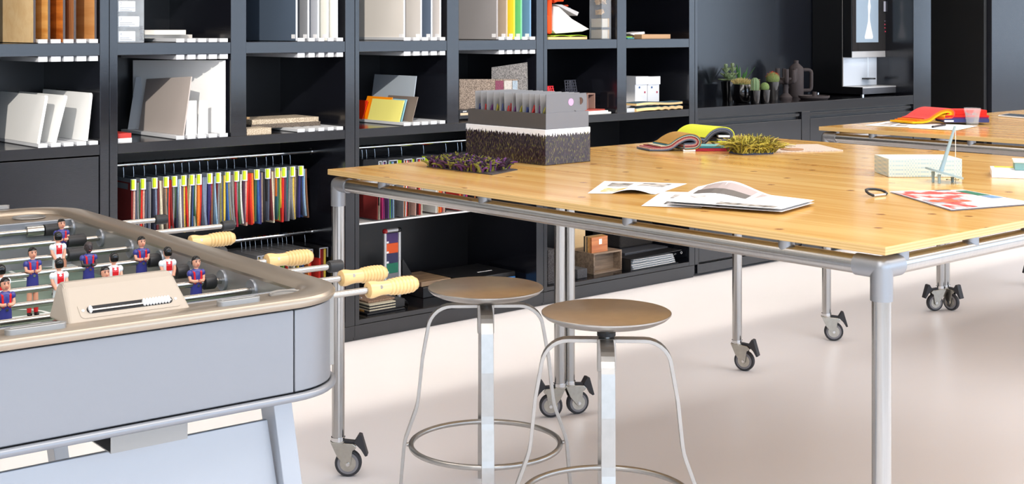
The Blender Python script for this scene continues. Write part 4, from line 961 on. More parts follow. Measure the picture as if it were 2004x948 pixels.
# boxed swatches: grey channel header, fabric hanging from it
m_boxh = mat('dark_grey_box', (62, 64, 70), 0.5); m_boxg = mat('mid_grey_box', (104, 104, 106), 0.5); m_boxedge = mat('box_edge_grey', (150, 154, 162), 0.5)
def boxed(x, z, rz, label, m, cs, lime, drop, group, title=None, w=0.034):
    t = thing('boxed_swatch_hanger', label, 'swatches', (x, HY, z), rz, group)
    shared('hook', HOOK_ME, t, (0, 0, 0))
    h = MB().box(-w / 2, w / 2, -0.150, 0.12, -0.062, -0.058).box(-w / 2, -w / 2 + 0.003, -0.150, 0.12, -0.106, -0.062).box(w / 2 - 0.003, w / 2, -0.150, 0.12, -0.106, -0.062).build('channel_header', m, t)
    MB().box(-w / 2 - 0.0006, -w / 2 + 0.0034, -0.1510, -0.1485, -0.106, -0.058).box(w / 2 - 0.0034, w / 2 + 0.0006, -0.1510, -0.1485, -0.106, -0.058).box(-w / 2, w / 2, -0.1510, -0.1485, -0.0625, -0.0575).build('edge_trim', m_boxedge, h)
    if lime: MB().box(-w / 2 - 0.001, -w / 2, -0.148 + 0.016, -0.148 + 0.016 + lime, -0.100, -0.064).build('lime_label', m_lime, h)
    if lime: MB().box(-w / 2 - 0.0014, -w / 2 - 0.001, -0.125, -0.125 + lime * 0.7, -0.088, -0.085).build('label_print', m_limeprint, h)
    if title: text(title, 0.026, m_wtag, h, (-w / 2 - 0.0006, 0.075, -0.092), (0, -1, 0), (0, 0, 1))
    n = len(cs); x0 = -w / 2 + 0.004; sp = (w - 0.008) / n
    for j, c in enumerate(cs):
        s2 = rnd.uniform(-0.006, 0.010)
        MB().hexa([(x0 + sp * j + s2, -0.138, -drop), (x0 + sp * (j + 0.86) + s2, -0.138, -drop), (x0 + sp * (j + 0.86) + s2, 0.11, -drop), (x0 + sp * j + s2, 0.11, -drop)],
                  [(x0 + sp * j, -0.142, -0.066), (x0 + sp * (j + 0.86), -0.142, -0.066), (x0 + sp * (j + 0.86), 0.11, -0.066), (x0 + sp * j, 0.11, -0.066)]).build('swatch', FAB[c], t)
GD = 'dark boxed swatch hangers behind the table corner'
BX = [(709, 'dr bk cr', 0, 0.02), (715.6, 'mg mg pu', 0.03, 0.02), (733.7, 'pu lg gn bl lb bk bk', 0.05, 0.03), (760.5, 'gr og bk wh re pg br', 0.05, 0.08), (786, 'pk bk dr re wh mr cr', 0.06, 0.06), (829, 'wh cr og og re pk bk', 0.10, 0.02), (873, 're og re br gr pu mg', 0.085, 0.02), (896, 'bk ye re', 0.08, 0.02), (902, 'bk gr', 0.07, 0.0), (913, 'sl lb ye', 0.06, 0.02)]
for i, (px, cs, lime, rz) in enumerate(BX):
    x = at(px, 290, Y=HY).x + (0.006 if i in (1, 8) else 0.0)
    boxed(x, HZ, rz, ORD[i] + ' dark boxed swatch hanger from the left behind the table corner', m_boxh, cs.split(), lime, 0.352, GD, 'Gabriel' if i == 5 else None, 0.022 if i in (0, 1, 7, 8) else (0.056 if i < 5 else 0.07 if i < 7 else 0.034))
one(MB().box(3.7235, 4.8785, 5.455, 5.74, 0.527, 0.535), 'white_shelf', m_white, 'thin white shelf just below the dark boxed swatches', 'shelf')
GL = 'grey boxed swatch hangers on the lower rail'
for i, px in enumerate((473, 480, 489.5, 499, 512, 523, 531.6, 543, 553, 560, 573)):
    x = at(px, 470, Y=HY).x + 0.003 * (i % 2)
    boxed(x, 0.501, 0.03, ORD[i] + ' grey boxed swatch hanger from the left on the lower rail', m_boxg, (['bk ye', 'nv cr', 'gr gn', 'ye bk', 'sl wh', 'lg bk', 're gr', 'cr nv', 'ye sl', 'bl bk', 'og re'][i]).split(), 0.07 if i in (9, 10) else 0, 0.33, GL, None, 0.02 if i not in (4, 10) else 0.026)
x = at(597, 455, Y=HY).x
boxed(x, 0.501, 0.06, 'black boxed hanger with red swatch at the right end of the lower rail', m_black_plastic, ['re', 'dr', 'ye'], 0, 0.34, None, None, 0.05)

# ================================================================== things on the bottom boards
ZF = 0.1003
# colour card holder
c0, c1 = at(750, 500, Y=5.62).x, at(784, 500, Y=5.62).x; zt = at(766, 447, Y=5.62).z
o = Vector(((c0 + c1) / 2, 5.62, ZF)); t = thing('colour_card_holder', 'upright aluminium holder of purple, orange, navy and green cards', 'card holder', o)
w_ = (c1 - c0) / 2; H_ = zt - ZF
m_hold = mat('holder_aluminium', (206, 206, 208), 0.35, 0.6)
for s in (-1, 1): MB().cyl((s * (w_ - 0.010), 0, 0), (s * (w_ - 0.010), 0, H_ - 0.014), 0.010, seg=16).build('rail', m_hold, t, smooth=True)
MB().cyl((-w_ + 0.012, 0, H_ - 0.012), (w_ - 0.012, 0, H_ - 0.012), 0.010, seg=16).build('top_bar', m_hold, t, smooth=True)
MB().sphere((-w_ + 0.011, 0, H_ - 0.013), 0.0145).build('red_corner', pmat('holder_red', (176, 32, 36), 0.35), t, smooth=True)
MB().sphere((w_ - 0.011, 0, H_ - 0.013), 0.0145).build('black_corner', m_black_plastic, t, smooth=True)
for k, c in enumerate(((72, 48, 104), (220, 84, 26), (44, 46, 84), (26, 112, 88), (120, 120, 126), (160, 60, 60))):
    z1 = H_ - 0.026 - k * 0.052
    cd = MB().box(-w_ + 0.017, w_ - 0.017, -0.004, 0.004, max(0.0, z1 - 0.051), z1).build('colour_card', pmat('card%d' % k, c, 0.6), t)
    MB().box(-w_ + 0.017, -w_ + 0.032, -0.0048, -0.004, z1 - 0.050, z1 - 0.040).build('code_strip', m_paper, cd)
# striped stack and black device
sx0, sx1 = at(722, 600, Y=5.36).x, at(773, 600, Y=5.36).x
GS = 'striped folded samples'
for k in range(6):
    one(MB().box(sx0, sx1, 5.355, 5.62, ZF + 0.008 + k * 0.0066, ZF + 0.0144 + k * 0.0066), 'folded_sample', FAB['cr'] if k % 2 else FAB['bk'], ('cream' if k % 2 else 'black') + ' folded sample, ' + ORD[k] + ' layer up in the striped pile', 'fabric sample', GS)
one(MB().box(sx0 - 0.02, sx1 + 0.05, 5.345, 5.63, ZF, ZF + 0.0078), 'black_tray', m_black_plastic, 'flat black tray under the striped fabric pile', 'tray', bevel=0.002)
one(MB().box(sx0 + 0.01, sx1 + 0.015, 5.38, 5.6, ZF + 0.048, ZF + 0.058), 'brown_cloth', two_tone('brown_wool', (150, 122, 100), (110, 86, 70), 200), 'brown cloth lying over the striped fabric pile', 'cloth', bevel=0.003)
dv = one(MB().box(sx1 + 0.002, sx1 + 0.062, 5.36, 5.60, ZF + 0.008, ZF + 0.050), 'black_device', m_black_plastic, 'black box with plugged cables beside the striped pile', 'device', bevel=0.003)
for k in range(2): child(dv, MB().tube([(sx1 + 0.062, 5.40 + 0.04 * k, ZF + 0.03), (sx1 + 0.085, 5.39 + 0.03 * k, ZF + 0.032), (sx1 + 0.105, 5.40, ZF + 0.018), (sx1 + 0.125, 5.42 + 0.05 * k, ZF + 0.005), (sx1 + 0.11, 5.47 + 0.05 * k, ZF + 0.004)], 0.0038, 8), 'cable', m_black_plastic, smooth=True)
lamp = one(MB().slab([at(x, y, Y=5.72) for x, y in ((787, 510), (790, 508), (808, 540), (806, 548), (788, 548))], (0, 0.01, 0)), 'dark_easel', m_black_plastic, 'thin dark easel leaning behind the wooden handles', 'easel')
pa = one(MB().box(at(820, 535, Y=5.52).x, 4.455, 5.50, 5.76, ZF + 0.058, ZF + 0.082), 'wood_tile', wood_mat('grey_oak', (150, 124, 96), (104, 84, 66), axis=0, scale=4), 'flat grey-brown oak tile lying on the dark binder', 'tile', bevel=0.002)
pb = one(MB().box(at(826, 550, Y=5.5).x, 4.46, 5.49, 5.78, ZF, ZF + 0.056), 'dark_binder', m_black_plastic, 'dark binder lying under the oak tile behind the left stool', 'binder', bevel=0.003)
one(MB().box(4.52, 4.84, 5.42, 5.72, ZF, ZF + 0.055), 'blue_folder', pmat('blue_folder', (70, 130, 196), 0.5), 'bright blue folder lying under the black laptop case', 'folder', bevel=0.002)
lc = one(MB().box(4.47, 4.84, 5.42, 5.74, ZF + 0.0555, ZF + 0.082), 'laptop_case', m_black_plastic, 'flat black case with white label strip on the blue folder', 'case', bevel=0.004)
child(lc, MB().box(4.66, 4.76, 5.52, 5.53, ZF + 0.0822, ZF + 0.0828), 'label_strip', m_paper)
one(MB().box(at(706, 590, Y=5.42).x, at(720, 590, Y=5.42).x, 5.40, 5.56, ZF, ZF + 0.014), 'wood_offcut', wood_mat('offcut_wood', (196, 146, 80), (150, 104, 52), axis=1, scale=8), 'small wood offcut lying at the left of the striped pile', 'offcut')
one(MB().slab([at(707, 582, Y=5.47), at(716, 590, Y=5.47), at(712, 600, Y=5.47), at(707, 598, Y=5.47)], (0, 0.03, 0)), 'white_scrap', m_paper, 'small white scrap standing at the shelf corner behind the handles', 'scrap')
# fourth bay bottom: stone tile, moss, wood tiles, wooden box, felt box, ring binder
m_basalt = two_tone('basalt', (70, 68, 70), (42, 40, 42), 160); m_felt2 = two_tone('black_felt', (50, 46, 44), (32, 30, 30), 260)
x0, x1 = at(1072, 550, Y=5.33).x, at(1090, 550, Y=5.33).x
one(MB().box(x0 + 0.002, x1, 5.33, 5.62, ZF, at(1080, 489, Y=5.33).z), 'basalt_block', m_basalt, 'upright dark basalt block left of the table legs', 'stone', bevel=0.003)
one(MB().box(x0 + 0.004, x1 + 0.06, 5.66, 5.80, ZF, 0.345), 'pale_tile', two_tone('cream_moss', (226, 216, 190), (176, 166, 140), 60), 'cream mossy tile standing behind the basalt block', 'tile', bevel=0.003)
ls = one(MB().box(x0 + 0.003, x0 + 0.06, 5.44, 5.56, at(1080, 489, Y=5.33).z + 0.0005, at(1080, 489, Y=5.33).z + 0.02), 'lime_sample', pmat('lime_felt', (190, 214, 40), 0.9), 'small lime green sample lying on the basalt block', 'felt sample', bevel=0.004)
one(MB().slab([(x0 + 0.004, 5.64, 0.1003), (x0 + 0.07, 5.64, 0.1003), (x0 + 0.07, 5.64, 0.40), (x0 + 0.035, 5.64, 0.45), (x0 + 0.004, 5.64, 0.43)], (0, 0.012, 0)), 'grey_felt_sheet', m_felt, 'grey felt sheet with ragged top behind the basalt block', 'felt sample')
bxX0, bxX1 = at(1162, 540, Y=5.37).x, at(1217, 540, Y=5.37).x; bz = at(1165, 497, Y=5.37).z
o = Vector(((bxX0 + bxX1) / 2, 5.47, ZF)); t = thing('wooden_box', 'weathered wooden box lying on its side with open front', 'box', o)
w_old = wood_mat('weathered_wood', (146, 126, 106), (108, 90, 76), axis=0, scale=6, rough=0.6)
th = 0.009
for a, b, z0, z1, nm in ((bxX0, bxX1, ZF, ZF + th, 'board'), (bxX0, bxX1, bz - th, bz, 'board'), (bxX0, bxX0 + th, ZF + th, bz - th, 'board'), (bxX1 - th, bxX1, ZF + th, bz - th, 'board')):
    MB().box(a, b, 5.37, 5.58, z0, z1).build(nm, w_old, t, origin=o, bevel=0.001)
MB().box(bxX0 + th, bxX1 - th, 5.43, 5.436, ZF + th, bz - th).build('back_board', w_old, t, origin=o)
tx = at(1141, 470, Y=5.40).x; tz1 = at(1155, 468, Y=5.40).z
WTL = [(FAB['bk'], 'black'), (w_maple, 'pale maple'), (w_old, 'grey'), (w_gold, 'golden'), (w_beech, 'beech'), (wood_mat('redwood', (206, 134, 84), (172, 98, 56), axis=0, scale=4), 'reddish')]
for k, (m, nm) in enumerate(WTL):
    yy = 5.455 - k * 0.0125
    b_ = one(MB().box(bxX0 + 0.006 + 0.002 * (5 - k), bxX0 + 0.135 + 0.004 * (5 - k), yy, yy + 0.012, bz + 0.0004, bz + 0.088), 'wood_tile', m, nm + ' wood tile standing on the weathered box, ' + ORD[5 - k] + ' from the front', 'tile', 'wood tiles standing on the weathered box')
    if k == 5: child(b_, MB().box(bxX0 + 0.065, bxX0 + 0.088, yy - 0.0008, yy, bz + 0.045, bz + 0.075), 'paper_label', m_paper)
one(MB().box(bxX0 - 0.02, bxX0 + 0.16, 5.60, 5.615, ZF, bz + 0.135), 'maple_board', w_maple, 'pale maple board standing behind the wood tiles', 'board')
fx0, fx1 = at(1235, 480, Y=5.50).x, 6.12
one(MB().box(at(1228, 500, Y=5.42).x, fx1 - 0.02, 5.44, 5.82, ZF, ZF + 0.078), 'grey_case', m_boxh, 'flat dark grey case under the black felt box', 'case', bevel=0.003)
one(MB().box(fx0 - 0.03, fx1 - 0.02, 5.56, 5.80, ZF + 0.0785, ZF + 0.215), 'felt_box', m_felt2, 'black felt box with slanted foot at the back of the bay', 'box', bevel=0.012)
o = Vector((at(1290, 525, Y=5.32).x, 5.36, ZF)); t = thing('ring_binder', 'open black ring binder of clear sleeves lying near the shelf edge', 'binder', o)
a, b = at(1235, 525, Y=5.31).x, at(1328, 525, Y=5.31).x
MB().box(a, b, 5.312, 5.42, ZF, ZF + 0.003).build('lower_cover', m_black_plastic, t, origin=o)
MB().box(a, a + 0.003, 5.312, 5.42, ZF + 0.003, ZF + 0.066).build('spine', m_black_plastic, t, origin=o)
MB().slab([(a, 5.312, ZF + 0.064), (b + 0.03, 5.312, ZF + 0.072), (b + 0.03, 5.42, ZF + 0.072), (a, 5.42, ZF + 0.064)], (0, 0, 0.003)).build('upper_cover', m_black_plastic, t, origin=o)
m_sleeve = mat('clear_sleeve', (176, 186, 196), 0.2, alpha=0.8)
for k in range(9):
    z0 = ZF + 0.005 + k * 0.0062
    MB().slab([(a + 0.012 + 0.004 * abs(k - 4), 5.316, z0 + (0.004 if k > 4 else 0)), (b - 0.02 - 0.003 * k, 5.316, z0 + 0.002), (b - 0.02 - 0.003 * k, 5.41, z0 + 0.002), (a + 0.012, 5.41, z0)], (0, 0, 0.0022)).build('sleeve', m_sleeve if k % 2 else m_paper, t, origin=o)
for k in range(2): MB().tube([(b + 0.03 + 0.007 * math.cos(2 * math.pi * q / 12), 5.315 + k * 0.05, ZF + 0.058 - 0.014 * k + 0.007 * math.sin(2 * math.pi * q / 12)) for q in range(12)], 0.0014, 6, closed=True).build('ring', m_chrome, t, origin=o)
one(MB().box(at(1130, 560, Y=5.34).x, at(1149.5, 560, Y=5.34).x, 5.34, 5.5, ZF, ZF + 0.052), 'felt_block', two_tone('grey_felt_dark', (76, 76, 80), (54, 54, 58), 260), 'low dark grey felt block left of the weathered box', 'block', bevel=0.003)

# ================================================================== niche: plants, pottery, coffee machine
ZC = 1.0197
m_pot = mat('glossy_black_glaze', (12, 12, 14), 0.08, coat=0.6); m_potg = mat('smoked_glass', (40, 38, 38), 0.05, coat=0.5)
m_gravel = two_tone('yellow_gravel', (190, 150, 60), (120, 90, 40), 220)
def pot(label, x, y, w, zt, prof, m=m_pot):
    p = at(x, y, z=ZC); o = Vector((p.x, max(p.y, YS + 0.045), ZC)); t = thing('potted_plant', label, 'plant', o)
    fwd = p.x * C_ + p.y * S_; r = w / 2 * fwd / F_PX; h = CAM_H - (zt - Y_HOR) * fwd / F_PX - ZC
    MB().lathe([(q * r, k * h) for q, k in prof], seg=32).build('pot', m, t, smooth=True)
    MB().lathe([(0, h * 0.955), (prof[-2][0] * r * 0.97, h * 0.95)], seg=24).build('gravel', m_gravel, t, fix=False)
    return t, r, h
CONE = [(0, 0), (0.74, 0), (0.76, 0.02), (1.0, 1.0), (0.94, 1.0), (0.9, 0.9)]
ROUND = [(0, 0), (0.6, 0), (0.8, 0.12), (0.98, 0.45), (0.98, 0.7), (0.86, 0.95), (0.84, 1.0), (0.8, 1.0), (0.78, 0.93)]
def leaf(mb, base, d, up, L, w, th=0.3):
    """plump pointed leaf from base along d"""
    d, up = Vector(d).normalized(), Vector(up); s = d.cross(up).normalized(); n = s.cross(d).normalized(); base = Vector(base)
    rings = [(0.0, 0.35), (0.35, 0.85), (0.65, 1.0), (0.88, 0.55)]; vs = []
    for u, q in rings: 
        c = base + d * (L * u); vs += [c + s * (w * q), c + n * (w * q * th), c - s * (w * q), c - n * (w * q * th)]
    vs.append(base + d * L); fs = []
    for i in range(3):
        for k in range(4): fs.append((4 * i + k, 4 * i + (k + 1) % 4, 4 * i + 4 + (k + 1) % 4, 4 * i + 4 + k))
    for k in range(4): fs.append((12 + k, 12 + (k + 1) % 4, 16))
    mb._add(vs, fs); return mb
m_succ = mat('grey_green_leaf', (126, 142, 104), 0.5, noise=0.2, nscale=60); m_aloe = mat('fresh_green_leaf', (66, 112, 56), 0.4, noise=0.25, nscale=300)
m_cact = two_tone('cactus_green', (120, 140, 90), (70, 96, 60), 220); m_spine = mat('cream_spines', (190, 172, 112), 0.7); m_rspine = mat('red_spines', (196, 74, 40), 0.7)
t, r, h = pot('succulent with two grey-green rosettes in a tall black pot', 1424, 197, 27, 159, CONE)
for cx, top, rr in ((-0.018, 0.095, 0), (0.05, 0.10, 1), (0.02, 0.03, 2)):
    for j in range(4):
        z = h + 0.005 + (top - 0.02) * j / 3; n = 6
        for k in range(n):
            a = 2 * math.pi * (k + 0.5 * (j % 2)) / n + rr; el = 0.15 + 0.38 * j
            leaf(MB(), (cx, 0, z), (math.cos(a) * math.cos(el), math.sin(a) * math.cos(el), math.sin(el)), (0, 0, 1), 0.056 - 0.006 * j, 0.0125, 0.45).build('leaf', m_succ, t, smooth=True)
t, r, h = pot('bushy cream-spined cactus in a round glossy black pot', 1452, 201, 44, 165, ROUND)
mb = MB(); g = random.Random(3)
for k in range(260):
    a, q = g.uniform(0, 6.28), g.uniform(0, 1) ** 0.5 * r * 0.8; b = Vector((q * math.cos(a), q * math.sin(a), h * 0.96 + 0.02 * (1 - (q / r) ** 2)))
    d = Vector((math.cos(a) * q / r * 1.3 + g.uniform(-0.4, 0.4), math.sin(a) * q / r * 1.3 + g.uniform(-0.4, 0.4), 1)).normalized() * g.uniform(0.02, 0.034)
    mb.cyl(b, b + d, 0.0022, 0.0006, seg=4, cap=False)
sp = mb.build('spines', m_spine, t); sp['kind'] = 'stuff'
MB().sphere((0, 0, h * 0.93), r * 0.72, sz=0.42).build('cactus_body', m_cact, t, smooth=True)
t, r, h = pot('small column cactus with pale ribs in a small black pot', 1484, 204, 22, 177, CONE, m_pot)
cv = MB(); rings = []
for z, q in ((0, 0.72), (0.03, 0.8), (0.06, 0.78), (0.075, 0.62), (0.084, 0.25)): rings.append((z, q))
vs = []; n = 24
for z, q in rings:
    for k in range(n): 
        a = 2 * math.pi * k / n; rr = r * q * (1.0 if k % 3 else 0.8); vs.append((rr * math.cos(a), rr * math.sin(a), h * 0.95 + z))
cv._add(vs, [(i * n + k, i * n + (k + 1) % n, (i + 1) * n + (k + 1) % n, (i + 1) * n + k) for i in range(len(rings) - 1) for k in range(n)] + [tuple(range((len(rings) - 1) * n, len(rings) * n))])
cv.build('cactus_body', mat('ribbed_cactus', (104, 128, 92), 0.6), t, smooth=True)
sp = MB()
for k in range(n // 3):
    a = 2 * math.pi * (3 * k + 1.5) / n
    for z in range(8): 
        b = Vector((r * 0.8 * math.cos(a), r * 0.8 * math.sin(a), h * 0.95 + 0.004 + z * 0.0095)); sp.cyl(b, b + Vector((math.cos(a), math.sin(a), 0.4)) * 0.007, 0.001, 0.0003, seg=4, cap=False)
o_ = sp.build('spines', m_spine, t); o_['kind'] = 'stuff'
t, r, h = pot('small round green cactus in a small black pot', 1506, 203, 22, 176, CONE, m_pot)
MB().sphere((0, 0, h + 0.016), r * 0.82, seg=24, ring=16, sz=1.05).build('cactus_body', two_tone('ball_cactus', (128, 146, 84), (66, 92, 52), 340), t, smooth=True)
t, r, h = pot('red-topped cactus with aloe in a grey glass pot behind', 1512, 196, 27, 160, CONE, m_potg)
MB().sphere((0.0, 0, h + 0.02), r * 1.0, seg=24, ring=16, sz=0.95).build('cactus_body', two_tone('spotted_cactus', (124, 136, 76), (82, 96, 54), 320), t, smooth=True)
mb = MB()
for k in range(90):
    a, e = g.uniform(0, 6.28), g.uniform(0.2, 1.5); d = Vector((math.cos(a) * math.cos(e), math.sin(a) * math.cos(e), math.sin(e))); c = Vector((0, 0, h + 0.02)); mb.cyl(c + d * r * 0.97, c + d * (r + 0.006), 0.0011, 0.0004, seg=4, cap=False)
o_ = mb.build('red_spines', m_rspine, t); o_['kind'] = 'stuff'
p = at(1480, 198, z=ZC); o = Vector((7.16, 5.74, ZC)); t = thing('potted_aloe', 'spiky green aloe standing behind the small cacti', 'plant', o)
MB().lathe([(0, 0), (0.04, 0), (0.055, 0.1), (0.05, 0.1), (0.045, 0.09), (0, 0.09)], seg=24).build('pot', m_pot, t, smooth=True)
for k in range(9):
    a = 2 * math.pi * k / 9; e = 0.95 + 0.25 * (k % 2)
    leaf(MB(), (0.01 * math.cos(a), 0.01 * math.sin(a), 0.09), (math.cos(a) * math.cos(e), math.sin(a) * math.cos(e), math.sin(e)), (0, 0, 1), 0.125 + 0.02 * (k % 3), 0.008, 0.4).build('leaf', m_aloe, t, smooth=True)
# dark matt pottery
m_clay = mat('dark_matt_clay', (66, 58, 58), 0.75)
p = at(1532, 193, z=ZC); o = Vector((p.x - 0.03, 5.58, ZC)); t = thing('candelabrum', 'dark clay candelabrum with upright tubes and flared foot', 'candle holder', o)
MB().lathe([(0, 0), (0.043, 0), (0.045, 0.012), (0.032, 0.026), (0.018, 0.04), (0.017, 0.10), (0.042, 0.105), (0.042, 0.145), (0, 0.146)], seg=32).build('stem', m_clay, t, smooth=True)
for k, (a, ht) in enumerate(((R(41.6 + 180), 0.205), (R(41.6 + 130), 0.21), (R(41.6 - 50), 0.205), (R(41.6 - 140), 0.20))):
    d = Vector((math.cos(a), math.sin(a), 0)); rr = 0.075 if k != 2 else 0.09
    MB().tube([d * 0.03 + Vector((0, 0, 0.118)), d * (rr - 0.02) + Vector((0, 0, 0.118)), d * (rr - 0.006) + Vector((0, 0, 0.124)), d * rr + Vector((0, 0, 0.138)), d * rr + Vector((0, 0, ht))], 0.015, 14).build('candle_tube', m_clay, t, smooth=True)
p = at(1556, 189, z=ZC); o = Vector((p.x - 0.04, 5.70, ZC)); t = thing('clay_jug', 'dark clay jug with long looped handle', 'jug', o)
MB().lathe([(0, 0), (0.05, 0), (0.052, 0.006), (0.052, 0.195), (0.046, 0.21), (0.022, 0.232), (0.017, 0.236), (0.017, 0.256), (0.012, 0.256), (0.012, 0.235)], seg=36).build('body', m_clay, t, smooth=True)
d = Vector((S_, -C_, 0)); hp = [d * 0.05 + Vector((0, 0, 0.19)), d * 0.085 + Vector((0, 0, 0.19))] + [d * 0.085 + d * (0.022 * math.sin(R(q))) + Vector((0, 0, 0.168 + 0.022 * math.cos(R(q)))) for q in (30, 60, 90)] + [d * 0.107 + Vector((0, 0, 0.075))] + [d * 0.085 + d * (0.022 * math.cos(R(q))) + Vector((0, 0, 0.068 - 0.022 * math.sin(R(q)))) for q in (30, 60, 90)] + [d * 0.05 + Vector((0, 0, 0.046))]
MB().tube(hp, 0.0125, 14).build('handle', m_clay, t, smooth=True)
MB().tube([d * -0.05 + Vector((0, 0, 0.07)), d * -0.08 + Vector((0, 0, 0.062)), d * -0.085 + Vector((0, 0, 0.09)), d * -0.085 + Vector((0, 0, 0.2))], 0.0125, 14).build('spout_tube', m_clay, t, smooth=True)
p = at(1585, 194, z=ZC); o = Vector((p.x, 5.43, ZC)); t = thing('clay_dish', 'low dark clay dish with short candle tube', 'dish', o)
MB().lathe([(0, 0), (0.088, 0), (0.103, 0.012), (0.105, 0.026), (0.101, 0.026), (0.095, 0.010), (0, 0.008)], seg=48).build('dish', m_clay, t, smooth=True)
MB().lathe([(0.0145, 0.008), (0.0145, 0.05), (0.011, 0.05), (0.011, 0.03), (0, 0.03)], seg=20, origin=(0.028 * S_ + 0.0, 0.028 * -C_ + 0.03, 0)).build('candle_tube', m_clay, t, smooth=True)
# coffee machine
X0, X1, YF, YU, YT = 8.155, 8.665, 5.597, 5.53, 5.44
o = Vector((8.41, 5.66, ZC)); t = thing('coffee_machine', 'tall black coffee machine with lit dispensing bay in the niche', 'coffee machine', o)
m_side = mat('machine_black', (16, 16, 18), 0.3); m_silver = mat('machine_silver', (206, 204, 202), 0.35, 0.4)
Q = dict(origin=o)
MB().box(X0, X1, YF + 0.012, 5.865, ZC + 0.012, 1.95).build('body', m_side, t, bevel=0.002, **Q)
MB().box(X0, X0 + 0.0025, YF + 0.004, YF + 0.0125, ZC + 0.012, 1.95).build('front_edge', m_silver, t, **Q)
MB().box(X0, X1 + 0.016, YU, YF + 0.0125, 1.292, 1.95).build('front_unit', m_side, t, bevel=0.003, **Q)
MB().slab([(X0 + 0.001, YU - 0.003, 1.292), (X1 + 0.012, YU - 0.003, 1.292), (X1 + 0.018, YU - 0.001, 1.336), (X0 + 0.004, YU - 0.001, 1.336)], (0, 0.006, 0)).build('silver_bezel', m_silver, t, **Q)
gl = MB().box(X0 + 0.004, X1 + 0.018, YU - 0.004, YU, 1.3375, 1.94).build('glass_front', mat('machine_glass', (46, 44, 44), 0.04, coat=0.5), t, **Q)
MB().box(X0 + 0.05, X0 + 0.33, YU - 0.0048, YU - 0.004, 1.40, 1.9).build('picture_panel', mat('display_print', (150, 166, 180), 0.1, emit=((150, 170, 190), 0.12)), gl, **Q)
wv = [(0.16, 1.425), (0.255, 1.425), (0.262, 1.44), (0.24, 1.50), (0.222, 1.56), (0.22, 1.60), (0.232, 1.66), (0.222, 1.71), (0.205, 1.715), (0.195, 1.66), (0.20, 1.60), (0.196, 1.55), (0.175, 1.49), (0.155, 1.44)]
MB().slab([(X0 + a, YU - 0.0054, z) for a, z in wv], (0, 0.0007, 0)).build('milk_splash', mat('white_print', (232, 236, 240), 0.2), gl, **Q)
MB().box(X0 + 0.40, X0 + 0.505, YU - 0.0048, YU - 0.004, 1.625, 1.70).build('screen', mat('screen_grey', (168, 168, 178), 0.15, emit=((160, 160, 176), 0.25)), gl, **Q)
for j, (u, z) in enumerate([(0.415 + 0.033 * a, 1.555 - 0.025 * b) for b in range(3) for a in range(3)] + [(0.42, 1.478), (0.47, 1.478)]):
    MB().cyl((X0 + u, YU - 0.005, z), (X0 + u, YU - 0.004, z), 0.004, seg=8).build('button_light', mat('button_red', (230, 60, 90), 0.3, emit=((230, 60, 90), 0.6)) if j in (2, 3, 6, 9) else mat('button_mauve', (150, 130, 160), 0.3), gl, **Q)
MB().box(X0 + 0.003, X1, YF + 0.004, YF + 0.0118, ZC + 0.066, 1.2915).build('bay_back', mat('bay_back_lit', (206, 212, 220), 0.3), t, **Q)
MB().cyl((X0 + 0.275, YF - 0.02, 1.1945), (X0 + 0.275, YF - 0.02, 1.292), 0.0015, seg=8).build('spout_rod', m_chrome, t, **Q)
MB().cyl((X0 + 0.275, YF - 0.025, 1.130), (X0 + 0.275, YF - 0.025, 1.140), 0.05, seg=28).box(X0 + 0.269, X0 + 0.281, YF - 0.025, YF + 0.006, 1.131, 1.139).build('cup_stand', m_black_plastic, t, smooth=True, **Q)
MB().cyl((X0 + 0.275, YF - 0.02, 1.14), (X0 + 0.275, YF - 0.02, 1.20), 0.0016, seg=8).build('spout_rod', m_chrome, t, **Q)
MB().box(X0, X1 + 0.03, YT, YF + 0.012, ZC + 0.012, ZC + 0.055).build('drip_tray', mat('tray_grey', (90, 90, 94), 0.35, 0.4), t, bevel=0.002, **Q)
MB().box(X0 + 0.002, X1 + 0.03, YT - 0.001, YF + 0.004, ZC + 0.055, ZC + 0.064).build('tray_top', m_silver, t, bevel=0.001, **Q)
MB().box(X0 - 0.001, X0 + 0.001, YT - 0.001, YF + 0.012, ZC + 0.012, ZC + 0.063).build('tray_side', m_side, t, **Q)
for x in (X0 + 0.03, X1 - 0.02):
    for y in (YT + 0.02, 5.84): MB().cyl((x, y, ZC), (x, y, ZC + 0.0122), 0.012, seg=12).build('foot', m_chrome, t, smooth=True, **Q)
# lamp inside the dispensing bay
d = bpy.data.lights.new('bay_lamp', 'AREA'); d.shape = 'RECTANGLE'; d.size, d.size_y = 0.4, 0.03; d.energy = 0.12; d.color = (0.92, 0.97, 1.0)
lo = bpy.data.objects.new('bay_lamp', d); COL.objects.link(lo); lo.location = (8.41, 5.562, 1.29)

# ================================================================== things lying on the tables
TT = TZ + 0.0004
RV, FV, UZ = Vector((S_, -C_, 0)), Vector((C_, S_, 0)), Vector((0, 0, 1))
def vf(x, y, f):                      # sighted point at a given distance ahead
    return FV * f + RV * ((x - CX) / F_PX * f) + UZ * (CAM_H - (y - Y_HOR) / F_PX * f)
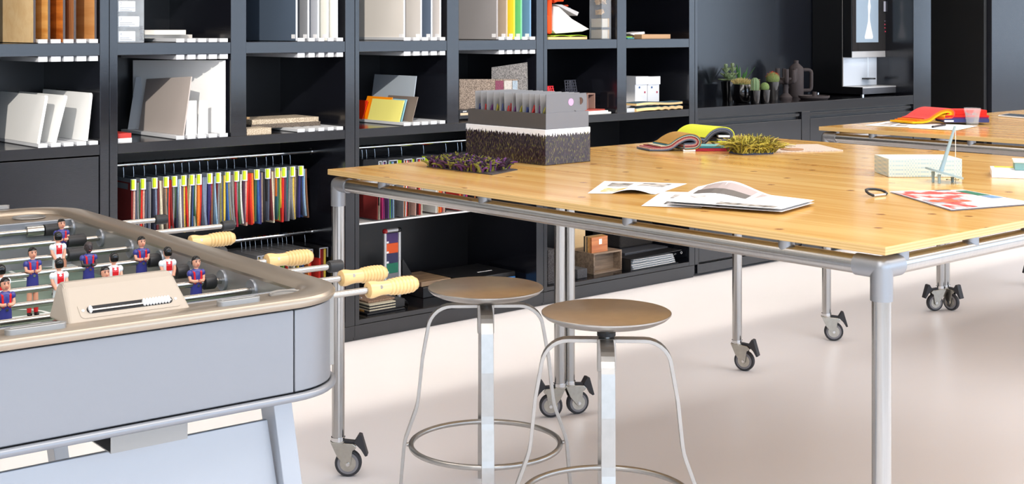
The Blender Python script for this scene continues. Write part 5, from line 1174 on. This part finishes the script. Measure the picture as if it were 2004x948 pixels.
# ---- box of yarn samples
def yarn_print(name):
    m = bpy.data.materials.new(name); m.use_nodes = True; nt = m.node_tree; N, L = nt.nodes, nt.links; b = N['Principled BSDF']; b.inputs['Roughness'].default_value = 0.22
    tc = N.new('ShaderNodeTexCoord'); mp = N.new('ShaderNodeMapping'); mp.inputs['Scale'].default_value = (420, 420, 90); mp.inputs['Rotation'].default_value = (0.35, 0.3, 0)
    L.new(tc.outputs['Object'], mp.inputs['Vector'])
    nz = N.new('ShaderNodeTexNoise'); nz.inputs['Scale'].default_value = 1.0; nz.inputs['Detail'].default_value = 3; L.new(mp.outputs[0], nz.inputs['Vector'])
    rp = N.new('ShaderNodeValToRGB'); e = rp.color_ramp.elements; e[0].position = 0.36; e[0].color = (*lin((26, 22, 26)), 1); e[1].position = 0.66; e[1].color = (*lin((128, 124, 52)), 1)
    for p_, c_ in ((0.46, (36, 30, 34)), (0.54, (62, 44, 60)), (0.6, (50, 46, 36))): q = e.new(p_); q.color = (*lin(c_), 1)
    L.new(nz.outputs['Fac'], rp.inputs['Fac'])
    n2 = N.new('ShaderNodeTexNoise'); n2.inputs['Scale'].default_value = 1.0; m2 = N.new('ShaderNodeMapping'); m2.inputs['Scale'].default_value = (160, 160, 10); L.new(tc.outputs['Object'], m2.inputs['Vector']); L.new(m2.outputs[0], n2.inputs['Vector'])
    sx = N.new('ShaderNodeSeparateXYZ'); L.new(tc.outputs['Object'], sx.inputs[0])
    mu = N.new('ShaderNodeMath'); mu.operation = 'MULTIPLY_ADD'; mu.inputs[1].default_value = 0.045; L.new(n2.outputs['Fac'], mu.inputs[0]); L.new(sx.outputs['Z'], mu.inputs[2])
    gt = N.new('ShaderNodeMath'); gt.operation = 'GREATER_THAN'; gt.inputs[1].default_value = 0.126; L.new(mu.outputs[0], gt.inputs[0])
    mx = N.new('ShaderNodeMix'); mx.data_type = 'RGBA'; L.new(gt.outputs[0], mx.inputs['Factor']); L.new(rp.outputs['Color'], mx.inputs['A']); mx.inputs['B'].default_value = (*lin((238, 238, 240)), 1)
    L.new(mx.outputs['Result'], b.inputs['Base Color']); MATS[name] = m; return m
o = Vector((3.137, 3.358, TT)); t = thing('yarn_sample_box', 'printed box of yarn samples with grey divider cards', 'box', o, R(1.0))
BW, BL = 0.222, 0.42
MB().box(0, BW, 0, BL, 0, 0.123).build('lower_box', yarn_print('yarn_print'), t, bevel=0.002)
m_gbox = mat('grey_board', (116, 118, 124), 0.5); m_gboxd = mat('brown_grey_board', (82, 78, 76), 0.5)
MB().box(0.006, 0.009, 0.006, BL - 0.006, 0.1232, 0.178).box(BW - 0.009, BW - 0.006, 0.006, BL - 0.006, 0.1232, 0.178).box(0.009, BW - 0.009, BL - 0.009, BL - 0.006, 0.1232, 0.178).build('tray_wall', m_gboxd, t)
MB().box(0.006, BW - 0.006, 0.003, 0.006, 0.1232, 0.180).build('tray_front', m_gbox, t, bevel=0.0008)
# tall front card with a finger hole
ep = MB(); W0, W1, Z0, Z1, yc = 0.008, BW - 0.014, 0.1802, 0.244, 0.0042
cx, cz, rr, n = W0 + (W1 - W0) * 0.84, 0.216, 0.013, 24
circ = [(cx + rr * math.cos(2 * math.pi * k / n), cz + rr * math.sin(2 * math.pi * k / n)) for k in range(n)]
sq = []
for x, z in circ:
    dx, dz = x - cx, z - cz; s = min(((W1 - cx) if dx > 0 else (cx - W0) * 0 + 0.03) / max(abs(dx), 1e-6), ((Z1 - cz) if dz > 0 else (cz - Z0)) / max(abs(dz), 1e-6)); sq.append((cx + dx * s, cz + dz * s))
for y in (yc, yc + 0.003):
    ep._add([(x, y, z) for x, z in circ + sq], [(k, (k + 1) % n, n + (k + 1) % n, n + k) for k in range(n)])
ep._add([(x, y, z) for y in (yc, yc + 0.003) for x, z in circ], [(k, (k + 1) % n, n + (k + 1) % n, n + k) for k in range(n)])
ep.box(W0, cx - 0.03, yc, yc + 0.003, Z0, Z1)
fc = ep.build('front_card', m_gbox, t, fix=True)
MB().cyl((W0 + (W1 - W0) * 0.60, yc - 0.0006, 0.214), (W0 + (W1 - W0) * 0.60, yc, 0.214), 0.0125, seg=24).build('pink_sticker', mat('pink_sticker', (226, 164, 220), 0.5), fc)
m_card = mat('grey_card', (140, 140, 142), 0.5)
for k in range(12):
    y = 0.028 + k * 0.0315 + rnd.uniform(-0.004, 0.004); s = rnd.uniform(-0.006, 0.012)
    c = MB().hexa([(0.012, y, 0.1235), (BW - 0.016, y, 0.1235), (BW - 0.016, y + 0.002, 0.1235), (0.012, y + 0.002, 0.1235)], [(0.012, y + s, 0.244), (BW - 0.016, y + s, 0.244), (BW - 0.016, y + s + 0.002, 0.244), (0.012, y + s + 0.002, 0.244)]).build('divider_card', m_card, t)
    mb = MB(); cl_ = [(150, 140, 50), (110, 60, 110), (180, 50, 50), (60, 70, 120)][k % 4]
    for q in range(10):
        b = Vector((rnd.uniform(0.016, 0.06), y - 0.004, 0.17 + rnd.uniform(0, 0.008))); mb.tube([b, b + Vector((-0.002, -0.004, 0.008)), b + Vector((rnd.uniform(-0.006, 0.006), -0.008, 0.018 + 0.01 * rnd.random()))], 0.0022, 5)
    y_ = mb.build('yarn_tuft', mat('yarn %d' % (k % 4), cl_, 0.9), c); y_['kind'] = 'stuff'
# ---- tufts
def tufts(name, parent, pts, hgt, rad, mats, lean=0.5, seg=4, seed=1, org=(0, 0, 0)):
    g = random.Random(seed); mbs = [MB() for _ in mats]
    for p in pts:
        k = g.randrange(len(mats)); b = Vector(p); a = g.uniform(0, 6.28); l = g.uniform(0.1, lean); h = hgt * g.uniform(0.7, 1.1)
        d = Vector((math.cos(a) * l, math.sin(a) * l, 1)).normalized() * h; e = Vector((math.cos(a), math.sin(a), -0.35)) * (h * l * 0.7)
        mbs[k].tube([b, b + d * 0.5, b + d * 0.85 + e * 0.4, b + d + e], rad, seg, rad=[rad, rad, rad, rad * 0.5])
    for mb, m in zip(mbs, mats):
        if mb.v: o_ = mb.build(name, m, parent, origin=org, fix=False); o_['kind'] = 'stuff'
m_y = [mat('yarn_plum', (66, 34, 58), 0.9), mat('yarn_olive', (108, 104, 36), 0.9), mat('yarn_dark', (40, 28, 36), 0.9), mat('yarn_violet', (104, 58, 118), 0.9), mat('yarn_rust', (186, 96, 70), 0.9)]
o = at(900, 330, z=TT); o.z = TT; t = thing('yarn_sample_card', 'shaggy purple and olive yarn sample on a dark card by the table corner', 'yarn sample', o)
Lc, Fc, Rc, Bc = at(835, 327, z=TT), at(963, 343, z=TT), at(1013, 333, z=TT), at(893, 318, z=TT)
MB().slab([Lc, Fc, Rc, Bc], (0, 0, 0.003)).build('card', mat('dark_card', (62, 56, 58), 0.45), t, origin=o)
g = random.Random(5); pts = []
for k in range(1000):
    u, v = g.random(), g.random() * 0.96; p = Lc.lerp(Fc, v * 0.98).lerp(Bc.lerp(Rc, v * 0.98), u); w = at(835 + 0, 330, z=TT)
    if (p - Lc).dot((Fc - Lc).normalized()) < (Fc - Lc).length * 0.86 - u * 0.05: pts.append((p.x, p.y, TT + 0.003))
tufts('yarn_pile', t, pts, 0.036, 0.0036, [m_y[0], m_y[1], m_y[2], m_y[2], m_y[1], m_y[0], m_y[2], m_y[1], m_y[3]], 0.9, 5, 2, o)
s_ = at(963, 334.5, z=TT); MB().cyl((s_.x, s_.y, TT + 0.003), (s_.x, s_.y, TT + 0.0036), 0.014, seg=20).build('pink_sticker', mat('pink_sticker', (226, 164, 220)), t, origin=o)
s_ = at(984, 332.5, z=TT); MB().cyl((s_.x, s_.y, TT + 0.003), (s_.x, s_.y, TT + 0.0036), 0.012, seg=20).build('white_sticker', m_paper, t, origin=o)
# ---- folded swatch books
def smooth_path(P, n=4):
    out = []; m = len(P)
    for i in range(m - 1):
        p0, p1, p2, p3 = P[max(i - 1, 0)], P[i], P[i + 1], P[min(i + 2, m - 1)]
        for k in range(n):
            u = k / n; out.append(tuple(0.5 * ((2 * p1[j]) + (-p0[j] + p2[j]) * u + (2 * p0[j] - 5 * p1[j] + 4 * p2[j] - p3[j]) * u * u + (-p0[j] + 3 * p1[j] - 3 * p2[j] + p3[j]) * u ** 3) for j in range(2)))
    return out + [P[-1]]
def swatch_book(label, f, base, path, layers, dep, step, starts, stack, sk=0.0):
    """bundle of cloth leaves folded over; path is the innermost leaf in sighted coordinates"""
    o = vf(*base, f); o.z = TT; t = thing('swatch_book', label, 'swatch book', o)
    P = smooth_path(path)
    for k, c in enumerate(layers):
        Q_ = []
        for i, (x, y) in enumerate(P):
            a, b = P[max(i - 1, 0)], P[min(i + 1, len(P) - 1)]; dx, dy = b[0] - a[0], b[1] - a[1]; l = math.hypot(dx, dy)
            Q_.append((x + dy / l * step * k, y - dx / l * step * k))
        i0 = int(starts[k] * len(Q_)); Q_ = Q_[i0:]
        pts = [vf(x, min(y, 1e9), f) + FV * (dep * 0.5 + 0.0008 * (len(layers) - k)) - RV * (sk * 0.5) for x, y in Q_]
        pts = [Vector((p.x, p.y, max(p.z, TT + 0.0012))) for p in pts]
        MB().ribbon(pts, FV * (dep * 0.5) - RV * (sk * 0.5), -step * 0.9 * f / F_PX).build('leaf', FAB.get(c) or c, t, origin=o, smooth=False)
    for (x0, x1, y0, y1, c, d0) in stack:
        a, b = vf(x0, y1, f), vf(x1, y1, f); z0 = max(TT, vf(x0, y1, f).z); z1 = vf(x0, y0, f).z
        q = [a + FV * d0, b + FV * d0, b + FV * (d0 + dep), a + FV * (d0 + dep)]
        MB().hexa([(p.x, p.y, z0) for p in q], [(p.x, p.y, z1) for p in q]).build('stack_leaf', FAB.get(c) or c, t, origin=o, bevel=0.001)
    return t
m_tan = two_tone('tan_cloth', (176, 134, 66), (158, 118, 54), 500); m_teal2 = two_tone('aqua_cloth', (112, 172, 174), (96, 156, 160), 500); m_yel = two_tone('lime_yellow_cloth', (216, 222, 66), (204, 212, 54), 500)
m_rose = two_tone('rose_cloth', (190, 112, 118), (150, 80, 90), 500); m_tealb = two_tone('teal_blue_cloth', (54, 120, 136), (40, 96, 112), 500)
swatch_book('swatch book folded over with a tan top leaf on the table', 5.126, (1320, 297), [(1272, 294.5), (1300, 294.5), (1316, 291), (1329, 282), (1342, 275.5), (1354, 274), (1361, 277.5), (1358, 281), (1340, 282)],
            ['sl', 'gb', 'pk', m_rose, 'dr', 'cr', m_tealb, m_tan], 0.11, 1.75, [0, 0.0, 0.02, 0.05, 0.09, 0.12, 0.16, 0.2], [], 0.04)
swatch_book('flat swatch book with aqua and red leaves under the folded ones', 5.13, (1385, 297), [(1338, 285.6), (1360, 285.6), (1400, 286), (1440, 287.5)], [m_teal2], 0.09, 1.0, [0],
            [(1338, 1440, 286.5, 290.5, m_tealb, 0.001), (1338, 1446, 290.5, 297.5, 'cm', 0.002), (1337, 1361, 293, 297.2, m_plastic_white, -0.003)])
swatch_book('swatch book folded over with a lime yellow top leaf', 5.30, (1400, 282), [(1378, 283), (1386, 276), (1396, 265), (1408, 259), (1420, 259), (1427, 263), (1426, 268), (1415, 270)],
            ['bk', 'sl', 'gr', 'sl', 'gb', 'gr', m_yel], 0.15, 1.7, [0, 0.02, 0.05, 0.08, 0.1, 0.14, 0.16], [(1405, 1436, 272, 276.5, 'gr', 0.0), (1405, 1436, 276.5, 280, m_yel, 0.0), (1400, 1436, 280, 285, 'cr', 0.002), (1406, 1428, 265, 269, m_plastic_white, -0.004)], 0.10)
# ---- tufted grass-like sample, brush sample, tile, disc
o = vf(1470, 299, 5.05); o.z = TT; t = thing('tufted_sample', 'shaggy olive yellow tufted carpet sample on the table', 'carpet sample', o)
g = random.Random(11); MB().box(-0.066, 0.066, -0.05, 0.05, 0, 0.006).build('backing', mat('blue_backing', (60, 70, 96), 0.8), t)
tufts('tuft_pile', t, [(g.uniform(-0.072, 0.072), g.uniform(-0.056, 0.056), 0.005) for _ in range(620)], 0.066, 0.0016, [mat('tuft_olive', (150, 138, 44), 0.85), mat('tuft_yellow', (204, 190, 84), 0.85), mat('tuft_dark', (104, 92, 34), 0.85)], 1.15, 4, 4)
t.rotation_euler.z = R(-20)
o = at(1516, 292, z=TT); o.z = TT; t = thing('brush_sample', 'little tan brush-like carpet sample beside the tufted one', 'carpet sample', o)
MB().box(-0.036, 0.036, -0.03, 0.03, 0, 0.006).build('backing', mat('navy_backing', (30, 34, 64), 0.8), t)
MB().box(-0.034, 0.034, -0.028, 0.028, 0.006, 0.022).build('pile', two_tone('tan_pile', (186, 158, 112), (130, 104, 64), 500), t, bevel=0.006)
t.rotation_euler.z = R(-30)
one(MB().slab([at(1497, 299, z=TT), at(1650, 296, z=TT), at(1600, 284, z=TT), at(1530, 285, z=TT)], (0, 0, 0.004)), 'terrazzo_tile', two_tone('speckled_terrazzo', (214, 200, 188), (180, 160, 146), 260, rough=0.6, lo=0.4, hi=0.62), 'flat speckled pinkish tile lying on the table', 'tile')
p = at(1550, 293, z=TT + 0.0045)
one(MB().cyl((p.x, p.y, TT + 0.0046), (p.x, p.y, TT + 0.0075), 0.044, seg=40), 'cork_disc', two_tone('cork', (176, 134, 100), (160, 118, 86), 300), 'round brown cork disc lying on the speckled tile', 'disc')
# ---- papers
def sheet(name, label, c4, hf, th=0.0004, nu=14, nv=8, prints=(), m=m_paper, cat='paper'):
    """paper from four sighted corners, height given by hf(s, t)"""
    C4 = [at(x, y, z=TT) for x, y in c4]
    def P(s, q, e=0.0):
        a = C4[0].lerp(C4[1], s); b = C4[3].lerp(C4[2], s); p = a.lerp(b, q); return Vector((p.x, p.y, TT + 0.0003 + hf(s, q) + e))
    def patch(s0, s1, q0, q1, e, n, k):
        mb = MB(); vs = [P(s0 + (s1 - s0) * i / n, q0 + (q1 - q0) * j / k, e) for j in range(k + 1) for i in range(n + 1)]
        lo = [v - Vector((0, 0, th)) for v in vs]; w = n + 1; N_ = len(vs)
        fs = [(j * w + i, j * w + i + 1, (j + 1) * w + i + 1, (j + 1) * w + i) for j in range(k) for i in range(n)]
        fs += [tuple(N_ + q for q in reversed(f)) for f in fs]
        return mb._add(vs + lo, fs)
    ob = one(patch(0, 1, 0, 1, th, nu, nv), name, m, label, cat, fix=False)
    for s0, s1, q0, q1, mm in prints: child(ob, patch(s0, s1, q0, q1, th + 0.0006, 6, 4), 'printed_picture', mm, fix=False)
    return ob
pr1 = two_tone('print_dark', (70, 62, 54), (190, 184, 176), 26, lo=0.35, hi=0.6); pr2 = two_tone('print_amber', (232, 170, 60), (214, 200, 186), 40, lo=0.4, hi=0.6); pr3 = mat('print_mauve', (176, 162, 160), 0.4); pr4 = mat('print_grey', (98, 92, 88), 0.4)
pr5 = two_tone('print_grey_scene', (110, 104, 100), (206, 200, 196), 14)
curl = lambda s, q: 0.012 * max(0, math.sin(math.pi * min(1, max(0, (s - 0.35) / 0.6)))) * q
sheet('printed_sheet', 'curling printed sheet with three small photographs, nearest the table edge', [(1183, 355), (1345, 360), (1283, 381), (1150, 379)], curl, prints=((0.12, 0.40, 0.12, 0.42, pr1), (0.52, 0.86, 0.12, 0.48, pr1), (0.14, 0.45, 0.58, 0.86, pr2)))
sheet('printed_sheet', 'printed sheet with small pictures half under the curled sheets', [(1296, 376), (1400, 378), (1372, 408), (1255, 404)], lambda s, q: 0.0004, prints=((0.30, 0.48, 0.2, 0.45, pr5), (0.32, 0.55, 0.62, 0.85, pr4)))
st = sheet('paper_stack', 'stack of printed sheets lying flat on the table', [(1372, 376), (1594, 403), (1530, 421), (1303, 405)], lambda s, q: 0.0075, th=0.007, prints=((0.42, 0.92, 0.80, 0.95, pr1),), cat='paper stack')
hump = lambda s, q: 0.0088 + 0.034 * (1 - q) ** 1.3 * math.exp(-((s - 0.30) / 0.26) ** 2)
sheet('printed_sheet', 'large curled sheet with furniture photographs on top of the stack', [(1366, 378), (1590, 401), (1524, 419), (1310, 402)], hump, nu=24, nv=10, prints=((0.10, 0.56, 0.06, 0.30, pr3), (0.08, 0.56, 0.30, 0.50, pr4), (0.60, 0.95, 0.08, 0.36, pr3), (0.60, 0.95, 0.36, 0.52, pr4), (0.06, 0.24, 0.62, 0.86, pr5), (0.30, 0.56, 0.80, 0.94, pr4), (0.60, 0.92, 0.66, 0.86, pr3)))
# ---- patterned box
Lp, Fp, Rp = at(1711, 337, z=TT), at(1739, 347, z=TT), at(1883, 347, z=TT); Bp = Lp + Rp - Fp
chk = two_tone('pastel_check', (220, 220, 204), (176, 196, 198), 150, rough=0.5, kind='checker'); h = 0.058
pbx = one(MB().hexa([Lp, Fp, Rp, Bp], [p + UZ * h for p in (Lp, Fp, Rp, Bp)]), 'patterned_box', chk, 'flat pastel checked cardboard box on the table', 'box', bevel=0.0015)
pbx.rotation_euler.z = 0
# ---- pale blue model: disc on three feet with slanted mast and bead chain
m_pale = mat('pale_blue_enamel', (150, 172, 178), 0.35)
F0 = 4.10
o = vf(1838, 354, F0); o.z = TT; t = thing('mast_model', 'pale blue disc on pegs with slanted mast and hanging bead chain', 'model', o)
dc = vf(1848, 339, F0); ax = (RV * 0.28 + UZ * 1.0).normalized()
MB().cyl(dc - ax * 0.003, dc + ax * 0.003, 0.058, seg=40).build('disc', m_pale, t, origin=o, smooth=True)
MB().cyl(vf(1841, 338, F0), vf(1869, 247, F0), 0.0072, 0.0036, seg=16).build('mast', m_pale, t, origin=o, smooth=True)
for x, y0_, df in ((1826, 336, 0), (1838, 342, -0.03), (1864, 347, 0.0)):
    a = vf(x, y0_, F0 + df); MB().cyl(a, Vector((a.x, a.y, TT)), 0.0055, 0.004, seg=12).build('peg', m_pale, t, origin=o, smooth=True)
ch = MB(); top = vf(1870, 248, F0)
for k in range(46): ch.sphere(top - UZ * (0.0038 * k), 0.0017, 6, 4)
for k in range(14): ch.sphere(vf(1871, 352, F0) + RV * (0.003 * k - 0.03) + FV * (0.006 * math.sin(k)), 0.0017, 6, 4)
c_ = ch.build('bead_chain', m_chrome, t, origin=o, smooth=True); c_['kind'] = 'stuff'
# ---- flat printed pouch with carabiner
pc = [(1740, 377), (1885, 374), (2030, 401), (1862, 414)]
reds = two_tone('print_red_abstract', (214, 64, 56), (240, 228, 222), 16, rough=0.35, lo=0.46, hi=0.56); grn = mat('print_green', (28, 112, 84), 0.35); nav = mat('print_navy', (44, 54, 84), 0.35); ora = two_tone('print_orange_abstract', (226, 92, 56), (150, 166, 180), 20, rough=0.35, lo=0.5, hi=0.58)
po = sheet('printed_pouch', 'flat glossy pouch printed in red, white and green near the table edge', pc, lambda s, q: 0.0006, th=0.003, m=mat('pouch_white', (238, 232, 234), 0.35), cat='pouch', prints=((0.02, 0.80, 0.05, 0.52, reds), (0.02, 0.50, 0.53, 0.70, ora), (0.05, 0.34, 0.71, 0.96, reds), (0.81, 0.97, 0.08, 0.42, grn), (0.60, 0.80, 0.0, 0.05, nav), (0.82, 0.97, 0.44, 0.60, mat('print_sky', (110, 150, 190), 0.35))))
a0 = at(1703, 383, z=TT + 0.004); u_ = (at(1742, 379, z=TT + 0.004) - a0).normalized(); v_ = Vector((-u_.y, u_.x, 0)) * 0.85 + UZ * 0.36; a0 = a0 + UZ * 0.003; L_ = 0.066
cp = [a0 + u_ * (L_ * s) + v_ * w for s, w in ((0.1, -0.008), (0.0, 0.004), (0.03, 0.018), (0.14, 0.027), (0.35, 0.03), (0.7, 0.026), (0.95, 0.018), (1.02, 0.006), (0.98, -0.004), (0.85, -0.008))]
o = Vector((a0.x, a0.y, TT)); t = thing('carabiner', 'black carabiner with silver gate lying at the end of the pouch', 'carabiner', o)
MB().tube(cp, 0.0038, 10).build('hook_body', m_black_plastic, t, origin=o, smooth=True)
MB().cyl(a0 + u_ * (L_ * 0.1) + v_ * -0.008, a0 + u_ * (L_ * 0.82) + v_ * -0.008, 0.0034, seg=10).build('gate', m_alu, t, origin=o, smooth=True)
# ---- books at the right edge
a = at(1941, 348, z=TT)
ux = (at(2004, 350, z=TT) - a).normalized(); vx = Vector((-ux.y, ux.x, 0))
def bookat(name, label, u0, u1, v0, v1, z0, z1, m):
    q = [a + ux * u0 + vx * v0, a + ux * u1 + vx * v0, a + ux * u1 + vx * v1, a + ux * u0 + vx * v1]
    return one(MB().hexa([(p.x, p.y, z0) for p in q], [(p.x, p.y, z1) for p in q]), name, m, label, 'book', bevel=0.0008)
b1 = bookat('white_book', 'thick white book at the right edge with a yellow bar on its cover', 0, 0.24, 0, 0.15, TT, TT + 0.022, mat('book_white', (240, 240, 244), 0.5))
q = [a + ux * 0.012 + vx * 0.11, a + ux * 0.23 + vx * 0.11, a + ux * 0.23 + vx * 0.148, a + ux * 0.012 + vx * 0.148]
child(b1, MB().slab([(p.x, p.y, TT + 0.0221) for p in q], (0, 0, 0.0005)), 'yellow_bar', mat('yellow_ink', (244, 236, 60), 0.5))
bookat('green_book', 'smaller grey-green book lying on the thick white book', 0.07, 0.23, 0.03, 0.14, TT + 0.0228, TT + 0.046, mat('book_green', (120, 160, 156), 0.5))
b3 = bookat('cream_book', 'cream booklet lying on top of the grey-green book', 0.066, 0.23, 0.028, 0.142, TT + 0.0462, TT + 0.051, mat('book_cream', (226, 224, 200), 0.5))
# ---- background table: papers, pen, folded red swatches, glass, phone
sheet('printed_sheet', 'printed sheet with small pictures lying on the background table', [(1738, 238), (1800, 240), (1782, 250), (1690, 246)], lambda s, q: 0.0003, prints=((0.2, 0.5, 0.1, 0.8, pr5), (0.6, 0.85, 0.2, 0.8, pr5)))
sheet('white_sheet', 'blank white sheet under the black pen', [(1803, 240), (1914, 247), (1872, 256), (1778, 251)], lambda s, q: 0.0008)
pa_, pb_ = at(1825, 248.5, z=TT + 0.006), at(1849, 244.5, z=TT + 0.006); d = (pb_ - pa_).normalized()
o = Vector((pa_.x, pa_.y, TT)); t = thing('marker_pen', 'black marker pen lying on the white sheet', 'pen', o)
MB().cyl(pa_, pb_ - d * 0.045, 0.0052, seg=14).build('barrel', m_black_plastic, t, origin=o, smooth=True); MB().cyl(pb_ - d * 0.045, pb_, 0.0058, seg=14).build('cap', m_black_plastic, t, origin=o, smooth=True)
m_coral = two_tone('coral_felt', (224, 78, 76), (212, 68, 66), 400); m_amber = mat('amber_felt', (248, 186, 20), 0.9); m_orgf = mat('orange_felt2', (242, 128, 16), 0.9); m_redf = mat('red_felt2', (206, 34, 22), 0.9); m_purf = mat('purple_felt', (112, 30, 92), 0.9); m_navf = mat('navy_felt', (58, 62, 112), 0.9)
F2 = 6.55
swatch_book('felt swatch book folded over with a coral top leaf on the background table', F2, (1810, 241), [(1786, 240.5), (1806, 240), (1820, 237), (1832, 229), (1844, 222), (1856, 219.5), (1862, 222), (1858, 226), (1848, 227)],
            [m_amber, m_amber, m_orgf, m_orgf, m_coral], 0.14, 1.9, [0, 0.03, 0.08, 0.12, 0.17], [(1850, 1936, 226, 229.5, m_redf, 0.0), (1850, 1935, 229.5, 232.5, m_purf, 0.002), (1848, 1936, 232.5, 240, m_navf, 0.0), (1855, 1933, 216, 226, m_redf, 0.01), (1848, 1866, 235.5, 238.5, m_plastic_white, -0.005)], 0.07)
o = at(1903, 245, z=TT); o.z = TT; t = thing('water_glass', 'faceted glass of water on the background table', 'glass', o)
m_gl = mat('clear_glass', (240, 246, 248), 0.02, alpha=0.13, spec=0.9); m_wa = mat('water', (232, 240, 244), 0.02, alpha=0.12)
MB().lathe([(0, 0), (0.027, 0), (0.029, 0.004), (0.036, 0.055), (0.040, 0.072), (0.0405, 0.084), (0.0385, 0.084), (0.038, 0.072), (0.034, 0.055), (0.0265, 0.010), (0, 0.008)], seg=10).build('glass', m_gl, t, smooth=False)
MB().lathe([(0, 0.0082), (0.0262, 0.0105), (0.0335, 0.0545), (0.0355, 0.060), (0, 0.060)], seg=10).build('water', m_wa, t)
a = at(1953, 227, z=TT); q4 = [at(1953, 228.5, z=TT), at(2010, 233.5, z=TT), at(2030, 229.5, z=TT), at(1973, 225.2, z=TT)]
ph = one(MB().slab(q4, (0, 0, 0.009)), 'phone', mat('phone_white', (232, 232, 234), 0.3), 'white phone lying on the furthest table', 'phone', bevel=0.003)
child(ph, MB().slab([p.lerp(sum(q4, Vector()) / 4, 0.1) + UZ * 0.0091 for p in q4], (0, 0, 0.0004)), 'screen', m_blackgloss)
